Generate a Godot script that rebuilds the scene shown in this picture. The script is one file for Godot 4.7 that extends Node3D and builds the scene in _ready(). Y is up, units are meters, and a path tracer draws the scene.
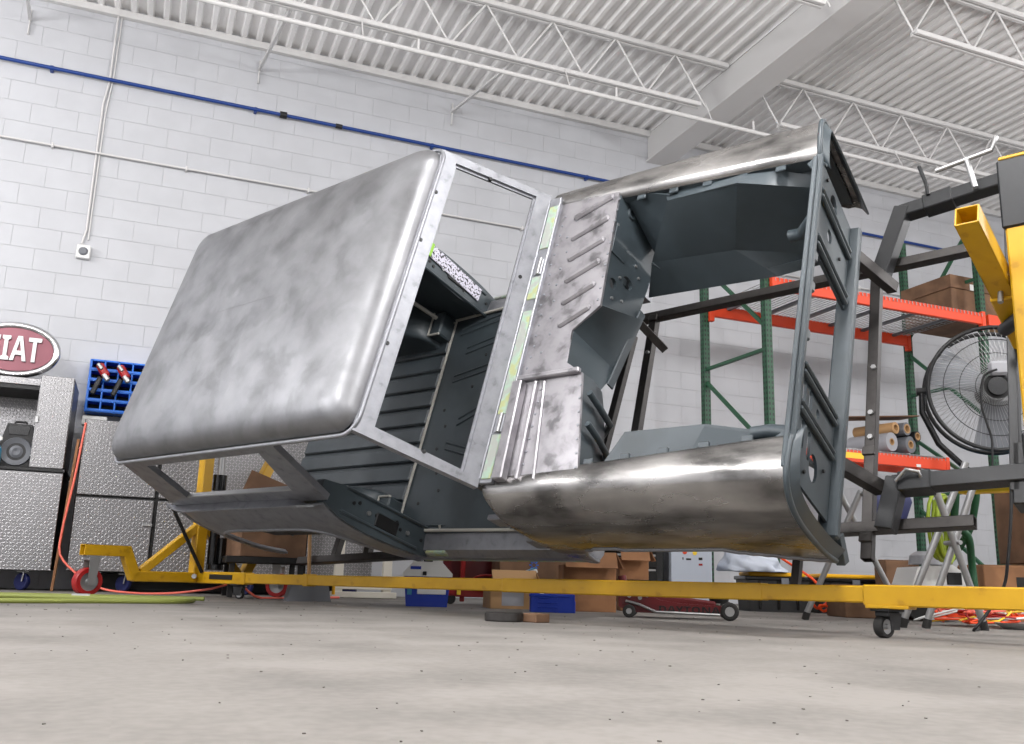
extends Node3D

# ---------------------------------------------------------------- mesh builder
class B:
	var v := PackedVector3Array()
	var n := PackedVector3Array()
	var uv := PackedVector2Array()
	func tri(a: Vector3, b: Vector3, c: Vector3, na: Vector3, nb: Vector3, nc: Vector3) -> void:
		var g := (b - a).cross(c - a)
		if g.dot(na + nb + nc) > 0.0:
			v.append(a); v.append(c); v.append(b)
			n.append(na); n.append(nc); n.append(nb)
		else:
			v.append(a); v.append(b); v.append(c)
			n.append(na); n.append(nb); n.append(nc)
	func quad(a: Vector3, b: Vector3, c: Vector3, d: Vector3, nn: Vector3) -> void:
		tri(a, b, c, nn, nn, nn)
		tri(a, c, d, nn, nn, nn)
	func quads(a: Vector3, b: Vector3, c: Vector3, d: Vector3, na: Vector3, nb: Vector3, nc: Vector3, nd: Vector3) -> void:
		tri(a, b, c, na, nb, nc)
		tri(a, c, d, na, nc, nd)
	func box(t: Transform3D, s: Vector3, bev := 0.0) -> B:
		var h := s * 0.5
		bev = minf(bev, minf(h.x, minf(h.y, h.z)) * 0.8)
		var ax := [Vector3.RIGHT, Vector3.UP, Vector3.BACK]
		for i in 3:
			var j := (i + 1) % 3
			var k := (i + 2) % 3
			for sg in [-1.0, 1.0]:
				var c: Vector3 = ax[i] * h[i] * sg
				var u: Vector3 = ax[j] * (h[j] - bev)
				var w: Vector3 = ax[k] * (h[k] - bev)
				quad(t * (c - u - w), t * (c + u - w), t * (c + u + w), t * (c - u + w), t.basis * (ax[i] * sg))
			if bev > 0.0:
				for sj in [-1.0, 1.0]:
					for sk in [-1.0, 1.0]:
						var l: Vector3 = ax[i] * (h[i] - bev)
						var p: Vector3 = ax[j] * h[j] * sj + ax[k] * (h[k] - bev) * sk
						var q: Vector3 = ax[j] * (h[j] - bev) * sj + ax[k] * h[k] * sk
						quad(t * (p - l), t * (p + l), t * (q + l), t * (q - l), (t.basis * (ax[j] * sj + ax[k] * sk)).normalized())
		if bev > 0.0:
			for sx in [-1.0, 1.0]:
				for sy in [-1.0, 1.0]:
					for sz in [-1.0, 1.0]:
						var nn := (t.basis * Vector3(sx, sy, sz)).normalized()
						tri(t * Vector3(h.x * sx, (h.y - bev) * sy, (h.z - bev) * sz), t * Vector3((h.x - bev) * sx, h.y * sy, (h.z - bev) * sz), t * Vector3((h.x - bev) * sx, (h.y - bev) * sy, h.z * sz), nn, nn, nn)
		return self
	func bx(c: Vector3, s: Vector3, bev := 0.0) -> B:
		return box(Transform3D(Basis(), c), s, bev)
	static func frame(d: Vector3, up: Vector3) -> Basis:
		var z := d.normalized()
		if absf(z.dot(up.normalized())) > 0.99:
			up = Vector3.RIGHT if absf(z.x) < 0.9 else Vector3.UP
		var x := up.cross(z).normalized()
		return Basis(x, z.cross(x), z)
	func bar(a: Vector3, b: Vector3, w: float, h: float, up := Vector3.UP, bev := 0.003) -> B:
		return box(Transform3D(frame(b - a, up), (a + b) * 0.5), Vector3(w, h, (b - a).length()), bev)
	# square tube with open ends
	func hollow(a: Vector3, b: Vector3, w: float, h: float, up := Vector3.UP, t := 0.006) -> B:
		var f := frame(b - a, up)
		var x := f.x * w * 0.5
		var y := f.y * h * 0.5
		bar(a + x - f.x * t * 0.5, b + x - f.x * t * 0.5, t, h, up, 0.002)
		bar(a - x + f.x * t * 0.5, b - x + f.x * t * 0.5, t, h, up, 0.002)
		bar(a + y - f.y * t * 0.5, b + y - f.y * t * 0.5, w, t, up, 0.002)
		bar(a - y + f.y * t * 0.5, b - y + f.y * t * 0.5, w, t, up, 0.002)
		return self
	func tube(p: Array, r: float, sides := 8, closed := false) -> B:
		var m := p.size()
		var rings := []
		var nrm := []
		var last := Vector3.UP
		for i in m:
			var pr: Vector3 = p[(i - 1 + m) % m] if closed or i > 0 else p[i]
			var nx: Vector3 = p[(i + 1) % m] if closed or i < m - 1 else p[i]
			var d := (nx - pr).normalized()
			if i == 0 and absf(d.dot(last)) > 0.9:
				last = Vector3.RIGHT if absf(d.x) < 0.9 else Vector3.BACK
			var x := (last - d * last.dot(d)).normalized()
			last = x
			var y := d.cross(x)
			var ring := []
			var nr := []
			for k in sides:
				var a := TAU * k / sides
				var o := x * cos(a) + y * sin(a)
				nr.append(o)
				ring.append(p[i] + o * r)
			rings.append(ring)
			nrm.append(nr)
		for i in (m if closed else m - 1):
			var j := (i + 1) % m
			for k in sides:
				var l := (k + 1) % sides
				quads(rings[i][k], rings[j][k], rings[j][l], rings[i][l], nrm[i][k], nrm[j][k], nrm[j][l], nrm[i][l])
		if not closed:
			for e in [0, m - 1]:
				var q: Vector3 = p[e] - p[1] if e == 0 else p[e] - p[m - 2]
				q = q.normalized()
				for k in range(1, sides - 1):
					tri(rings[e][0], rings[e][k], rings[e][k + 1], q, q, q)
		return self
	func cyl(a: Vector3, b: Vector3, r: float, sides := 12) -> B:
		return tube([a, b], r, sides)
	# lathe about local y: profile of Vector2(radius, height)
	func lathe(t: Transform3D, p: Array, seg := 20, smooth := false) -> B:
		var m := p.size()
		for i in m - 1:
			var d: Vector2 = p[i + 1] - p[i]
			if d.length() < 1e-6:
				continue
			var f0 := Vector2(d.y, -d.x).normalized()
			var n0 := f0
			var n1 := f0
			if smooth:
				if i > 0:
					var e: Vector2 = p[i] - p[i - 1]
					n0 = (f0 + Vector2(e.y, -e.x).normalized()).normalized()
				if i < m - 2:
					var e2: Vector2 = p[i + 2] - p[i + 1]
					n1 = (f0 + Vector2(e2.y, -e2.x).normalized()).normalized()
			for k in seg:
				var a := TAU * k / seg
				var b := TAU * (k + 1) / seg
				var ca := Vector3(cos(a), 0, sin(a))
				var cb := Vector3(cos(b), 0, sin(b))
				var up := Vector3.UP
				quads(t * (ca * p[i].x + up * p[i].y), t * (cb * p[i].x + up * p[i].y), t * (cb * p[i + 1].x + up * p[i + 1].y), t * (ca * p[i + 1].x + up * p[i + 1].y),
					t.basis * (ca * n0.x + up * n0.y), t.basis * (cb * n0.x + up * n0.y), t.basis * (cb * n1.x + up * n1.y), t.basis * (ca * n1.x + up * n1.y))
		return self
	# polygon in local xy, extruded over local z from 0 to depth
	func prism(t: Transform3D, poly: PackedVector2Array, depth: float) -> B:
		var idx := Geometry2D.triangulate_polygon(poly)
		var zf := Vector3(0, 0, depth)
		for i in range(0, idx.size(), 3):
			var a := Vector3(poly[idx[i]].x, poly[idx[i]].y, 0)
			var b := Vector3(poly[idx[i + 1]].x, poly[idx[i + 1]].y, 0)
			var c := Vector3(poly[idx[i + 2]].x, poly[idx[i + 2]].y, 0)
			var nb := t.basis.z * -signf(depth)
			tri(t * a, t * b, t * c, nb, nb, nb)
			tri(t * (a + zf), t * (b + zf), t * (c + zf), -nb, -nb, -nb)
		var area := 0.0
		for i in poly.size():
			area += poly[i].cross(poly[(i + 1) % poly.size()])
		for i in poly.size():
			var p := poly[i]
			var q := poly[(i + 1) % poly.size()]
			var o := Vector2(q.y - p.y, p.x - q.x) * signf(area)
			quad(t * Vector3(p.x, p.y, 0), t * Vector3(q.x, q.y, 0), t * Vector3(q.x, q.y, depth), t * Vector3(p.x, p.y, depth), (t.basis * Vector3(o.x, o.y, 0)).normalized())
		return self
	# smooth sheet metal of some thickness through a grid of points; the outer side is towards «out»
	func sheet(g: Array, th: float, out: Vector3, wrap := false) -> B:
		var rr := g.size()
		var cc: int = g[0].size()
		var nn := []
		for i in rr:
			var row := []
			for j in cc:
				var du: Vector3 = g[mini(i + 1, rr - 1)][j] - g[maxi(i - 1, 0)][j]
				var ja := (j - 1 + cc) % cc if wrap else maxi(j - 1, 0)
				var jb := (j + 1) % cc if wrap else mini(j + 1, cc - 1)
				var dv: Vector3 = g[i][jb] - g[i][ja]
				row.append(du.cross(dv).normalized())
			nn.append(row)
		var mid: Vector3 = nn[rr / 2][cc / 2]
		var sg := 1.0 if mid.dot(out) > 0.0 else -1.0
		for i in rr:
			for j in cc:
				nn[i][j] *= sg
		var bk := []
		for i in rr:
			var row := []
			for j in cc:
				row.append(g[i][j] - nn[i][j] * th)
			bk.append(row)
		for i in rr - 1:
			for j in (cc if wrap else cc - 1):
				var k := (j + 1) % cc
				quads(g[i][j], g[i + 1][j], g[i + 1][k], g[i][k], nn[i][j], nn[i + 1][j], nn[i + 1][k], nn[i][k])
				quads(bk[i][j], bk[i + 1][j], bk[i + 1][k], bk[i][k], -nn[i][j], -nn[i + 1][j], -nn[i + 1][k], -nn[i][k])
		for i in rr - 1:
			if not wrap:
				for j in [0, cc - 1]:
					var o: Vector3 = (g[i][j] - g[i][1 if j == 0 else cc - 2]).normalized()
					quad(g[i][j], g[i + 1][j], bk[i + 1][j], bk[i][j], o)
		for i in [0, rr - 1]:
			for j in (cc if wrap else cc - 1):
				var k := (j + 1) % cc
				var o: Vector3 = (g[i][j] - g[1 if i == 0 else rr - 2][j]).normalized()
				quad(g[i][j], g[i][k], bk[i][k], bk[i][j], o)
		return self
	func mesh() -> ArrayMesh:
		var a := []
		a.resize(Mesh.ARRAY_MAX)
		a[Mesh.ARRAY_VERTEX] = v
		a[Mesh.ARRAY_NORMAL] = n
		if uv.size() == v.size():
			a[Mesh.ARRAY_TEX_UV] = uv
		var m := ArrayMesh.new()
		m.add_surface_from_arrays(Mesh.PRIMITIVE_TRIANGLES, a)
		return m

# ---------------------------------------------------------------- scene helpers
var M := {}
var taken := {}
var rng := RandomNumberGenerator.new()

func numbered(called: String) -> String:
	taken[called] = taken.get(called, -1) + 1
	return called if taken[called] == 0 else "%s_%03d" % [called, taken[called]]

func thing(called: String, label: String, category: String, at := Transform3D(), group := "") -> Node3D:
	var o := Node3D.new()
	o.name = numbered(called)
	add_child(o)
	o.transform = at
	tag(o, label, category, group)
	return o

func tag(o: Node3D, label: String, category: String, group := "") -> void:
	o.set_meta("label", label)
	o.set_meta("category", category)
	if group:
		o.set_meta("group", group)

func part(parent: Node3D, called: String, m, mat: String, at := Transform3D(), label := "") -> MeshInstance3D:
	var o := MeshInstance3D.new()
	o.mesh = m.mesh() if m is B else m
	o.material_override = M[mat]
	o.name = called
	parent.add_child(o, true)
	o.transform = at
	if label:
		o.set_meta("label", label)
	return o

func solo(called: String, m, mat: String, label: String, category: String, at := Transform3D(), group := "") -> MeshInstance3D:
	var o := part(self, numbered(called), m, mat, at)
	tag(o, label, category, group)
	return o

func struct(called: String, m, mat: String, at := Transform3D()) -> MeshInstance3D:
	var o := part(self, called, m, mat, at)
	o.set_meta("kind", "structure")
	return o

func at3(x: float, y: float, z: float, turn := 0.0) -> Transform3D:
	return Transform3D(Basis(Vector3.UP, deg_to_rad(turn)), Vector3(x, y, z))

func poly(a: Array) -> PackedVector2Array:
	var p := PackedVector2Array()
	for i in range(0, a.size(), 2):
		p.append(Vector2(a[i], a[i + 1]))
	return p

func disc(c: Vector2, r: float, seg := 16, ry := 0.0) -> PackedVector2Array:
	var p := PackedVector2Array()
	for k in seg:
		p.append(c + Vector2(cos(TAU * k / seg) * r, sin(TAU * k / seg) * (ry if ry > 0.0 else r)))
	return p

# flat plate with holes, from z = -depth to z = 0; cut into strips through the holes so that each piece is a simple outline
func holed(outer: PackedVector2Array, holes: Array, depth: float) -> B:
	var xs := [-100.0]
	for h in holes:
		var c := Vector2.ZERO
		for p in h:
			c += p / h.size()
		xs.append(c.x)
	xs.sort()
	xs.append(100.0)
	var b := B.new()
	for i in xs.size() - 1:
		if xs[i + 1] - xs[i] < 1e-4:
			continue
		var pieces: Array = Geometry2D.intersect_polygons(outer, poly([xs[i], -100.0, xs[i + 1], -100.0, xs[i + 1], 100.0, xs[i], 100.0]))
		for h in holes:
			var next := []
			for p in pieces:
				next.append_array(Geometry2D.clip_polygons(p, h))
			pieces = next
		for p in pieces:
			b.prism(Transform3D(), p, -depth)
	return b

func noise(freq: float, cols: Array, offs: Array, sd: int, oct := 4, size := 512, warp := 0.0) -> NoiseTexture2D:
	var f := FastNoiseLite.new()
	f.noise_type = FastNoiseLite.TYPE_SIMPLEX_SMOOTH
	f.frequency = freq
	f.seed = sd
	f.fractal_octaves = oct
	if warp > 0.0:
		f.domain_warp_enabled = true
		f.domain_warp_amplitude = warp
		f.domain_warp_frequency = freq * 0.7
	var g := Gradient.new()
	g.offsets = PackedFloat32Array(offs)
	g.colors = PackedColorArray(cols)
	var t := NoiseTexture2D.new()
	t.width = size
	t.height = size
	t.seamless = true
	t.noise = f
	t.color_ramp = g
	return t

func grey(x: float) -> Color:
	return Color(x, x, x)

func mat(called: String, c: Color, rough: float, metal := 0.0) -> StandardMaterial3D:
	var m := StandardMaterial3D.new()
	m.albedo_color = c
	m.roughness = rough
	m.metallic = metal
	m.resource_name = called
	M[called] = m
	return m

func tri3(m: StandardMaterial3D, scale: float, world := false) -> void:
	m.uv1_triplanar = true
	m.uv1_world_triplanar = world
	m.uv1_scale = Vector3.ONE * scale

func worn(called: String, c: Color, rough: float, metal: float, scale: float, tex: Texture2D, rt: Texture2D = null) -> StandardMaterial3D:
	var m := mat(called, c, rough, metal)
	m.albedo_texture = tex
	if rt:
		m.roughness_texture = rt
	tri3(m, scale)
	return m

const CAR_O := Vector3(1.484, 0.624, -4.155)
const FV := Vector3(0.4561, 0.0, 0.8899)
const SV := Vector3(0.8899, 0.0, -0.4561)
const WV := Vector3(0.2639, 0.9550, -0.1353)
const NV := Vector3(-0.8499, 0.2965, 0.4356)

func L(f: float, w: float, n: float) -> Vector3:     # car axes (forward, across, roofward) to the body's own axes
	return Vector3(f, n, -w)

func cw(f: float, w: float, n: float) -> Vector3:    # car axes to the world
	return CAR_O + FV * f + WV * w + NV * n

func rs(f: float, s: float, y: float) -> Vector3:    # floor axes along and across the rotisserie
	return FV * f + SV * s + Vector3(0, y, 0)

# ---------------------------------------------------------------- materials
func materials() -> void:
	var cloud := noise(0.008, [grey(0.80), grey(0.90), grey(0.955), grey(1.0)], [0.12, 0.40, 0.6, 0.88], 3, 8, 1024, 70.0)
	var scuff := noise(0.012, [grey(0.38), grey(0.48), grey(0.60)], [0.2, 0.5, 0.8], 8, 5, 512, 40.0)
	worn("steel", Color(0.56, 0.562, 0.572), 1.0, 0.88, 0.4, cloud, scuff)
	var cloud2 := noise(0.006, [grey(0.42), grey(0.70), grey(0.84), grey(0.97)], [0.15, 0.38, 0.58, 0.85], 5, 6, 1024, 50.0)
	worn("steel_fender", Color(0.72, 0.71, 0.70), 1.0, 0.93, 0.7, cloud2, noise(0.01, [grey(0.20), grey(0.28), grey(0.40)], [0.2, 0.5, 0.8], 9, 5, 512, 40.0)).uv1_scale = Vector3(0.28, 0.9, 0.9)
	var spots := noise(0.02, [grey(0.80), grey(0.92), grey(0.97), grey(1.0)], [0.10, 0.28, 0.6, 0.9], 6, 6, 512, 30.0)
	worn("steel_raw", Color(0.585, 0.59, 0.61), 0.45, 0.6, 1.1, spots)
	worn("steel_cowl", Color(0.65, 0.64, 0.655), 0.42, 0.72, 0.9, noise(0.014, [grey(0.66), grey(0.88), grey(0.97), grey(1.0)], [0.12, 0.34, 0.6, 0.9], 44, 7, 512, 40.0))
	worn("primer", Color(0.24, 0.275, 0.295), 0.45, 0.0, 0.8, noise(0.01, [grey(0.86), grey(1.0)], [0.3, 0.7], 12, 4, 256))
	mat("sealer", Color(0.68, 0.67, 0.64), 0.7)
	worn("filler", Color(0.66, 0.69, 0.64), 0.7, 0.0, 1.6, noise(0.02, [Color(0.97, 0.95, 0.75), Color(0.9, 1, 0.97), Color(0.92, 0.9, 0.93)], [0.3, 0.5, 0.7], 14, 3, 256))
	worn("jig", Color(0.30, 0.29, 0.285), 0.45, 0.75, 2.0, spots)
	worn("arm", Color(0.115, 0.12, 0.13), 0.45, 0.1, 3.0, noise(0.02, [grey(1.0), grey(0.92), grey(1.0)], [0.3, 0.6, 0.9], 15, 5, 256))
	worn("yellow", Color(0.78, 0.60, 0.04), 0.42, 0.0, 2.0, noise(0.015, [Color(0.82, 0.78, 0.65), Color(0.96, 0.95, 0.9), grey(1.0)], [0.08, 0.22, 0.8], 16, 5, 256))
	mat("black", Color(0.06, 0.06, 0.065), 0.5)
	mat("black_gloss", Color(0.05, 0.05, 0.055), 0.25)
	mat("grit", Color(0.34, 0.32, 0.30), 0.9)
	mat("rubber", Color(0.12, 0.115, 0.11), 0.75)
	mat("chrome", Color(0.82, 0.82, 0.83), 0.22, 1.0)
	mat("zinc", Color(0.66, 0.66, 0.66), 0.42, 0.85)
	mat("red", Color(0.62, 0.08, 0.08), 0.4)
	mat("dark_red", Color(0.36, 0.07, 0.09), 0.35)
	mat("blue", Color(0.02, 0.19, 0.62), 0.4)
	mat("bin_blue", Color(0.0, 0.41, 0.82), 0.4)
	mat("pipe_blue", Color(0.01, 0.20, 0.48), 0.4)
	mat("navy", Color(0.04, 0.08, 0.30), 0.6)
	mat("white", Color(0.88, 0.88, 0.87), 0.5)
	mat("panel_white", Color(0.74, 0.77, 0.82), 0.4)
	mat("cream", Color(0.85, 0.83, 0.78), 0.5)
	mat("green", Color(0.13, 0.31, 0.21), 0.5)
	mat("orange", Color(0.88, 0.27, 0.11), 0.5)
	mat("orange_cord", Color(0.95, 0.30, 0.08), 0.5)
	mat("pink_cord", Color(0.95, 0.45, 0.38), 0.5)
	mat("hose", Color(0.60, 0.68, 0.16), 0.5)
	mat("hose_green", Color(0.10, 0.30, 0.18), 0.5)
	mat("hose_floor", Color(0.47, 0.50, 0.22), 0.55)
	mat("label_yellow", Color(0.95, 0.80, 0.20), 0.5)
	mat("lid_yellow", Color(0.92, 0.68, 0.04), 0.45)
	mat("green_tape", Color(0.55, 0.75, 0.25), 0.6)
	mat("sky_blue", Color(0.22, 0.52, 0.66), 0.5)
	mat("wood", Color(0.70, 0.55, 0.38), 0.7)
	mat("sign_red", Color(0.45, 0.24, 0.28), 0.35, 0.3)
	mat("grey_plastic", Color(0.42, 0.43, 0.45), 0.5)
	mat("clear_grey", Color(0.62, 0.62, 0.64), 0.3)
	worn("card", Color(0.62, 0.44, 0.30), 0.85, 0.0, 1.2, noise(0.01, [grey(0.85), grey(1.0)], [0.3, 0.7], 22, 4, 256))
	worn("card_dark", Color(0.47, 0.35, 0.26), 0.85, 0.0, 1.2, noise(0.01, [grey(0.85), grey(1.0)], [0.3, 0.7], 23, 4, 256))
	worn("paper", Color(0.80, 0.79, 0.84), 0.7, 0.0, 6.0, noise(0.03, [grey(0.2), grey(0.55), grey(1.0), grey(1.0)], [0.2, 0.34, 0.4, 0.9], 24, 2, 256))
	# painted block wall, deck, floor
	worn("block", Color(0.735, 0.74, 0.755), 0.62, 0.0, 0.35, noise(0.012, [grey(0.982), grey(1.0)], [0.3, 0.7], 31, 5, 512)).uv1_world_triplanar = true
	mat("mortar", Color(0.71, 0.715, 0.73), 0.7)
	worn("deck", Color(0.94, 0.935, 0.93), 0.6, 0.0, 0.3, noise(0.012, [grey(0.95), grey(1.0)], [0.3, 0.7], 32, 4, 256)).uv1_world_triplanar = true
	mat("steel_white", Color(0.80, 0.795, 0.79), 0.5)
	var fl := worn("concrete", Color(0.51, 0.495, 0.48), 0.72, 0.0, 0.22, concrete())
	fl.uv1_world_triplanar = true
	fl.uv1_scale = Vector3.ONE * 0.45
	mat("plain_wall", Color(0.79, 0.795, 0.81), 0.7)
	# diamond plate
	var dp := worn("plate", Color(0.68, 0.675, 0.68), 0.36, 0.85, 20.0, plate_tex(false))
	dp.normal_enabled = true
	dp.normal_texture = plate_tex(true)
	dp.normal_scale = 1.0
	# wire mesh of decking seen through; lamps
	var lamp := mat("lamp_glow", Color(1, 1, 1), 0.5)
	lamp.emission_enabled = true
	lamp.emission = Color(1.0, 0.98, 0.96)
	lamp.emission_energy_multiplier = 6.0

func concrete() -> ImageTexture:
	var s := 1024
	var im := Image.create(s, s, false, Image.FORMAT_RGB8)
	var a := FastNoiseLite.new()
	a.seed = 4
	a.frequency = 0.004
	a.fractal_octaves = 6
	var b := FastNoiseLite.new()
	b.seed = 9
	b.frequency = 0.06
	b.fractal_octaves = 3
	var c := FastNoiseLite.new()
	c.seed = 17
	c.noise_type = FastNoiseLite.TYPE_CELLULAR
	c.frequency = 0.011
	for y in s:
		for x in s:
			var wx := minf(1.0, minf(x, s - x) / 80.0)
			var wy := minf(1.0, minf(y, s - y) / 80.0)
			var t := 0.93 + (a.get_noise_2d(x, y) * 0.17) * minf(wx, wy) + b.get_noise_2d(x, y) * 0.055
			if c.get_noise_2d(x, y) < -0.955:
				t *= 0.6
			t = clampf(t, 0.0, 1.0)
			im.set_pixel(x, y, Color(t, t * 0.995, t * 0.985))
	im.generate_mipmaps()
	return ImageTexture.create_from_image(im)

func plate_tex(as_normal: bool) -> ImageTexture:
	var s := 128
	var im := Image.create(s, s, false, Image.FORMAT_RGB8)
	for y in s:
		for x in s:
			var t := 0.0
			for k in [[32, 32, 1.0], [96, 96, 1.0], [96, 32, -1.0], [32, 96, -1.0]]:
				for ox in [-128, 0, 128]:
					for oy in [-128, 0, 128]:
						var dx: float = x - k[0] + ox
						var dy: float = y - k[1] + oy
						var u: float = (dx + dy * k[2]) * 0.7071
						var w: float = (dy - dx * k[2]) * 0.7071
						t = maxf(t, 1.0 - pow(u / 36.0, 2.0) - pow(w / 11.0, 2.0))
			im.set_pixel(x, y, grey(clampf(t, 0.0, 1.0) if as_normal else 0.80 + 0.2 * clampf(t * 3.0, 0.0, 1.0)))
	if as_normal:
		im.convert(Image.FORMAT_RGBA8)
		im.bump_map_to_normal_map(5.0)
	return ImageTexture.create_from_image(im)

func _ready() -> void:
	rng.seed = 7
	view_and_light()
	materials()
	room()
	car_body()
	jig_frame()
	rotisserie()
	background()

# ---------------------------------------------------------------- camera and light
const LAMPS := [[-2.6, -3.4], [1.4, -1.9], [5.2, -1.2], [-2.6, 1.0], [1.6, 2.6], [10.2, -2.6], [10.2, 2.0], [-5.0, -6.4]]
func view_and_light() -> void:
	var cam := Camera3D.new()
	cam.name = "camera"
	add_child(cam)
	cam.fov = 43.64
	var p := deg_to_rad(12.687)
	var r := deg_to_rad(1.658)
	var y := deg_to_rad(21.61)
	var f0 := Vector3(sin(y), 0, -cos(y))
	var right := Vector3(cos(y), 0, sin(y))
	var fw := f0 * cos(p) + Vector3.UP * sin(p)
	var u := Vector3.UP * cos(p) - f0 * sin(p)
	cam.transform = Transform3D(Basis(right * cos(r) + u * sin(r), u * cos(r) - right * sin(r), -fw), Vector3(0, 0.18, 0))
	cam.near = 0.05
	cam.far = 60.0
	cam.current = true
	var we := WorldEnvironment.new()
	we.name = "surroundings"
	var e := Environment.new()
	e.background_mode = Environment.BG_COLOR
	e.background_color = Color(0.02, 0.02, 0.02)
	e.tonemap_mode = Environment.TONE_MAPPER_LINEAR
	e.tonemap_exposure = 0.74
	e.sdfgi_enabled = true
	e.ssao_enabled = true
	e.ssil_enabled = true
	we.environment = e
	add_child(we)
	for k in LAMPS:
		var a := OmniLight3D.new()
		a.name = numbered("lamp_light")
		add_child(a)
		a.position = Vector3(k[0], 3.62, k[1])
		a.light_size = 0.3
		a.light_energy = 12.0
		a.light_color = Color(1.0, 0.995, 0.995)
		a.omni_range = 40.0
		a.omni_attenuation = 2.0
		a.shadow_enabled = true

# ---------------------------------------------------------------- the building
const X0 := -6.0
const X1 := 15.0
const Z0 := -9.2
const Z1 := 7.0
const H := 5.62
func room() -> void:
	struct("floor", B.new().bx(Vector3((X0 + X1) / 2, -0.1, (Z0 + Z1) / 2), Vector3(X1 - X0 + 0.6, 0.2, Z1 - Z0 + 0.6)), "concrete")
	struct("wall_left", B.new().bx(Vector3(X0 - 0.1, H / 2 + 0.1, (Z0 + Z1) / 2), Vector3(0.2, H + 0.2, Z1 - Z0)), "plain_wall")
	struct("wall_right", B.new().bx(Vector3(X1 + 0.1, H / 2 + 0.1, (Z0 + Z1) / 2), Vector3(0.2, H + 0.2, Z1 - Z0)), "plain_wall")
	struct("wall_front", B.new().bx(Vector3((X0 + X1) / 2, H / 2 + 0.1, Z1 + 0.1), Vector3(X1 - X0 + 0.4, H + 0.2, 0.2)), "plain_wall")
	var wb := struct("wall_back", B.new().bx(Vector3((X0 + X1) / 2, H / 2 + 0.1, Z0 - 0.107), Vector3(X1 - X0 + 0.4, H + 0.2, 0.2)), "mortar")
	# painted concrete blocks, running bond
	var bh := 0.2032
	var bw := 0.4064
	var one := B.new()
	block(one, Vector3.ZERO, bw, bh)
	var bm := one.mesh()
	var rest := B.new()
	var row := 0
	while row * bh < H - 0.02:
		var x := X0 + (0.0 if row % 2 == 0 else -bw / 2) + bw / 2
		while x < X1:
			var c := Vector3(x, row * bh + bh / 2, Z0)
			var near: bool = c.x > -1.9 and c.x < 2.7 and c.y > 1.75 and c.y < 5.5 and (c.x + 1.9) / 4.6 < 1.0 and c.y > 2.0 + (c.x - 0.5) * 0.7
			if near:
				part(wb, "block", bm, "block", Transform3D(Basis(), c))
			else:
				block(rest, c, bw, bh)
			x += bw
		row += 1
	part(wb, "block_courses", rest, "block").set_meta("kind", "stuff")
	# roof deck: sheets with ribs running towards the wall
	var ce := struct("ceiling", B.new().bx(Vector3((X0 + X1) / 2, H + 0.16, (Z0 + Z1) / 2), Vector3(X1 - X0 + 0.4, 0.2, Z1 - Z0 + 0.4)), "deck")
	var dm := deck_sheet(Z1 - Z0)
	var xx := X0
	while xx < X1:
		part(ce, "deck_panel", dm, "deck", Transform3D(Basis(), Vector3(xx, H, Z0)))
		xx += 0.9144
	struct("trim_1", B.new().bx(Vector3((X0 + X1) / 2, H - 0.035, Z0 + 0.03), Vector3(X1 - X0, 0.075, 0.06), 0.004), "steel_white")
	# girder
	var gd := thing("roof_girder", "wide white boxed steel girder running from the wall under the roof deck", "girder")
	part(gd, "web", B.new().bx(Vector3(5.48, 5.42, (Z0 + Z1) / 2), Vector3(0.26, 0.34, Z1 - Z0), 0.004), "steel_white")
	part(gd, "bottom_flange", B.new().bx(Vector3(5.48, 5.235, (Z0 + Z1) / 2), Vector3(0.32, 0.025, Z1 - Z0), 0.004), "steel_white")
	# open web joists
	var rod := B.new().cyl(Vector3(0, 0, 0), Vector3(0, 1, 0), 0.011, 6).mesh()
	for k in [[-7.5, -1.6, 5.33, "white open web joist between the block wall and the girder's end"], [-7.5, 5.63, 14.0, "white open web joist right of the girder nearest the block wall"], [-5.6, 5.63, 14.0, "white open web joist right of the girder, second from the block wall"], [-5.6, -1.6, 5.33, "white open web joist left of the girder, second from the block wall"]]:
		var z: float = k[0]
		var j := thing("roof_joist", k[3], "joist", at3(0, 0, z), "roof joists")
		var a: float = k[1]
		var b: float = k[2]
		var ct := B.new()
		var cb := B.new()
		for s in [-1, 1]:
			ct.bar(Vector3(a, 5.585, s * 0.03), Vector3(b, 5.585, s * 0.03), 0.04, 0.05, Vector3.UP, 0.004)
			cb.bar(Vector3(a + 0.35, 5.06, s * 0.025), Vector3(b - 0.35, 5.06, s * 0.025), 0.035, 0.045, Vector3.UP, 0.004)
		part(j, "top_chord", ct, "steel_white")
		part(j, "bottom_chord", cb, "steel_white")
		var x := a
		var up := true
		while x < b - 0.3:
			var p := Vector3(x, 5.58 if up else 5.06, 0)
			var q := Vector3(x + 0.35, 5.06 if up else 5.58, 0)
			var d := q - p
			part(j, "web_rod", rod, "steel_white", Transform3D(Basis(B.frame(d, Vector3.BACK).x, d, B.frame(d, Vector3.BACK).y), p))
			x += 0.35
			up = not up
	# sprinkler main under the joists, with hangers and heads
	var sp := thing("sprinkler_pipe", "long white sprinkler pipe slung below the open web joists", "pipe")
	part(sp, "pipe", B.new().cyl(Vector3(-1.6, 4.78, -7.3), Vector3(14, 4.78, -7.3), 0.022, 10), "steel_white")
	for x in [1.4, 3.4, 5.0, 7.5, 9.4]:
		part(sp, "hanger", B.new().cyl(Vector3(x, 4.78, -7.3), Vector3(x, 5.05, -7.42), 0.007, 6), "steel_white")
		part(sp, "sprinkler_head", B.new().cyl(Vector3(x + 0.5, 4.80, -7.3), Vector3(x + 0.5, 4.90, -7.3), 0.012, 8), "steel_white")
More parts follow.
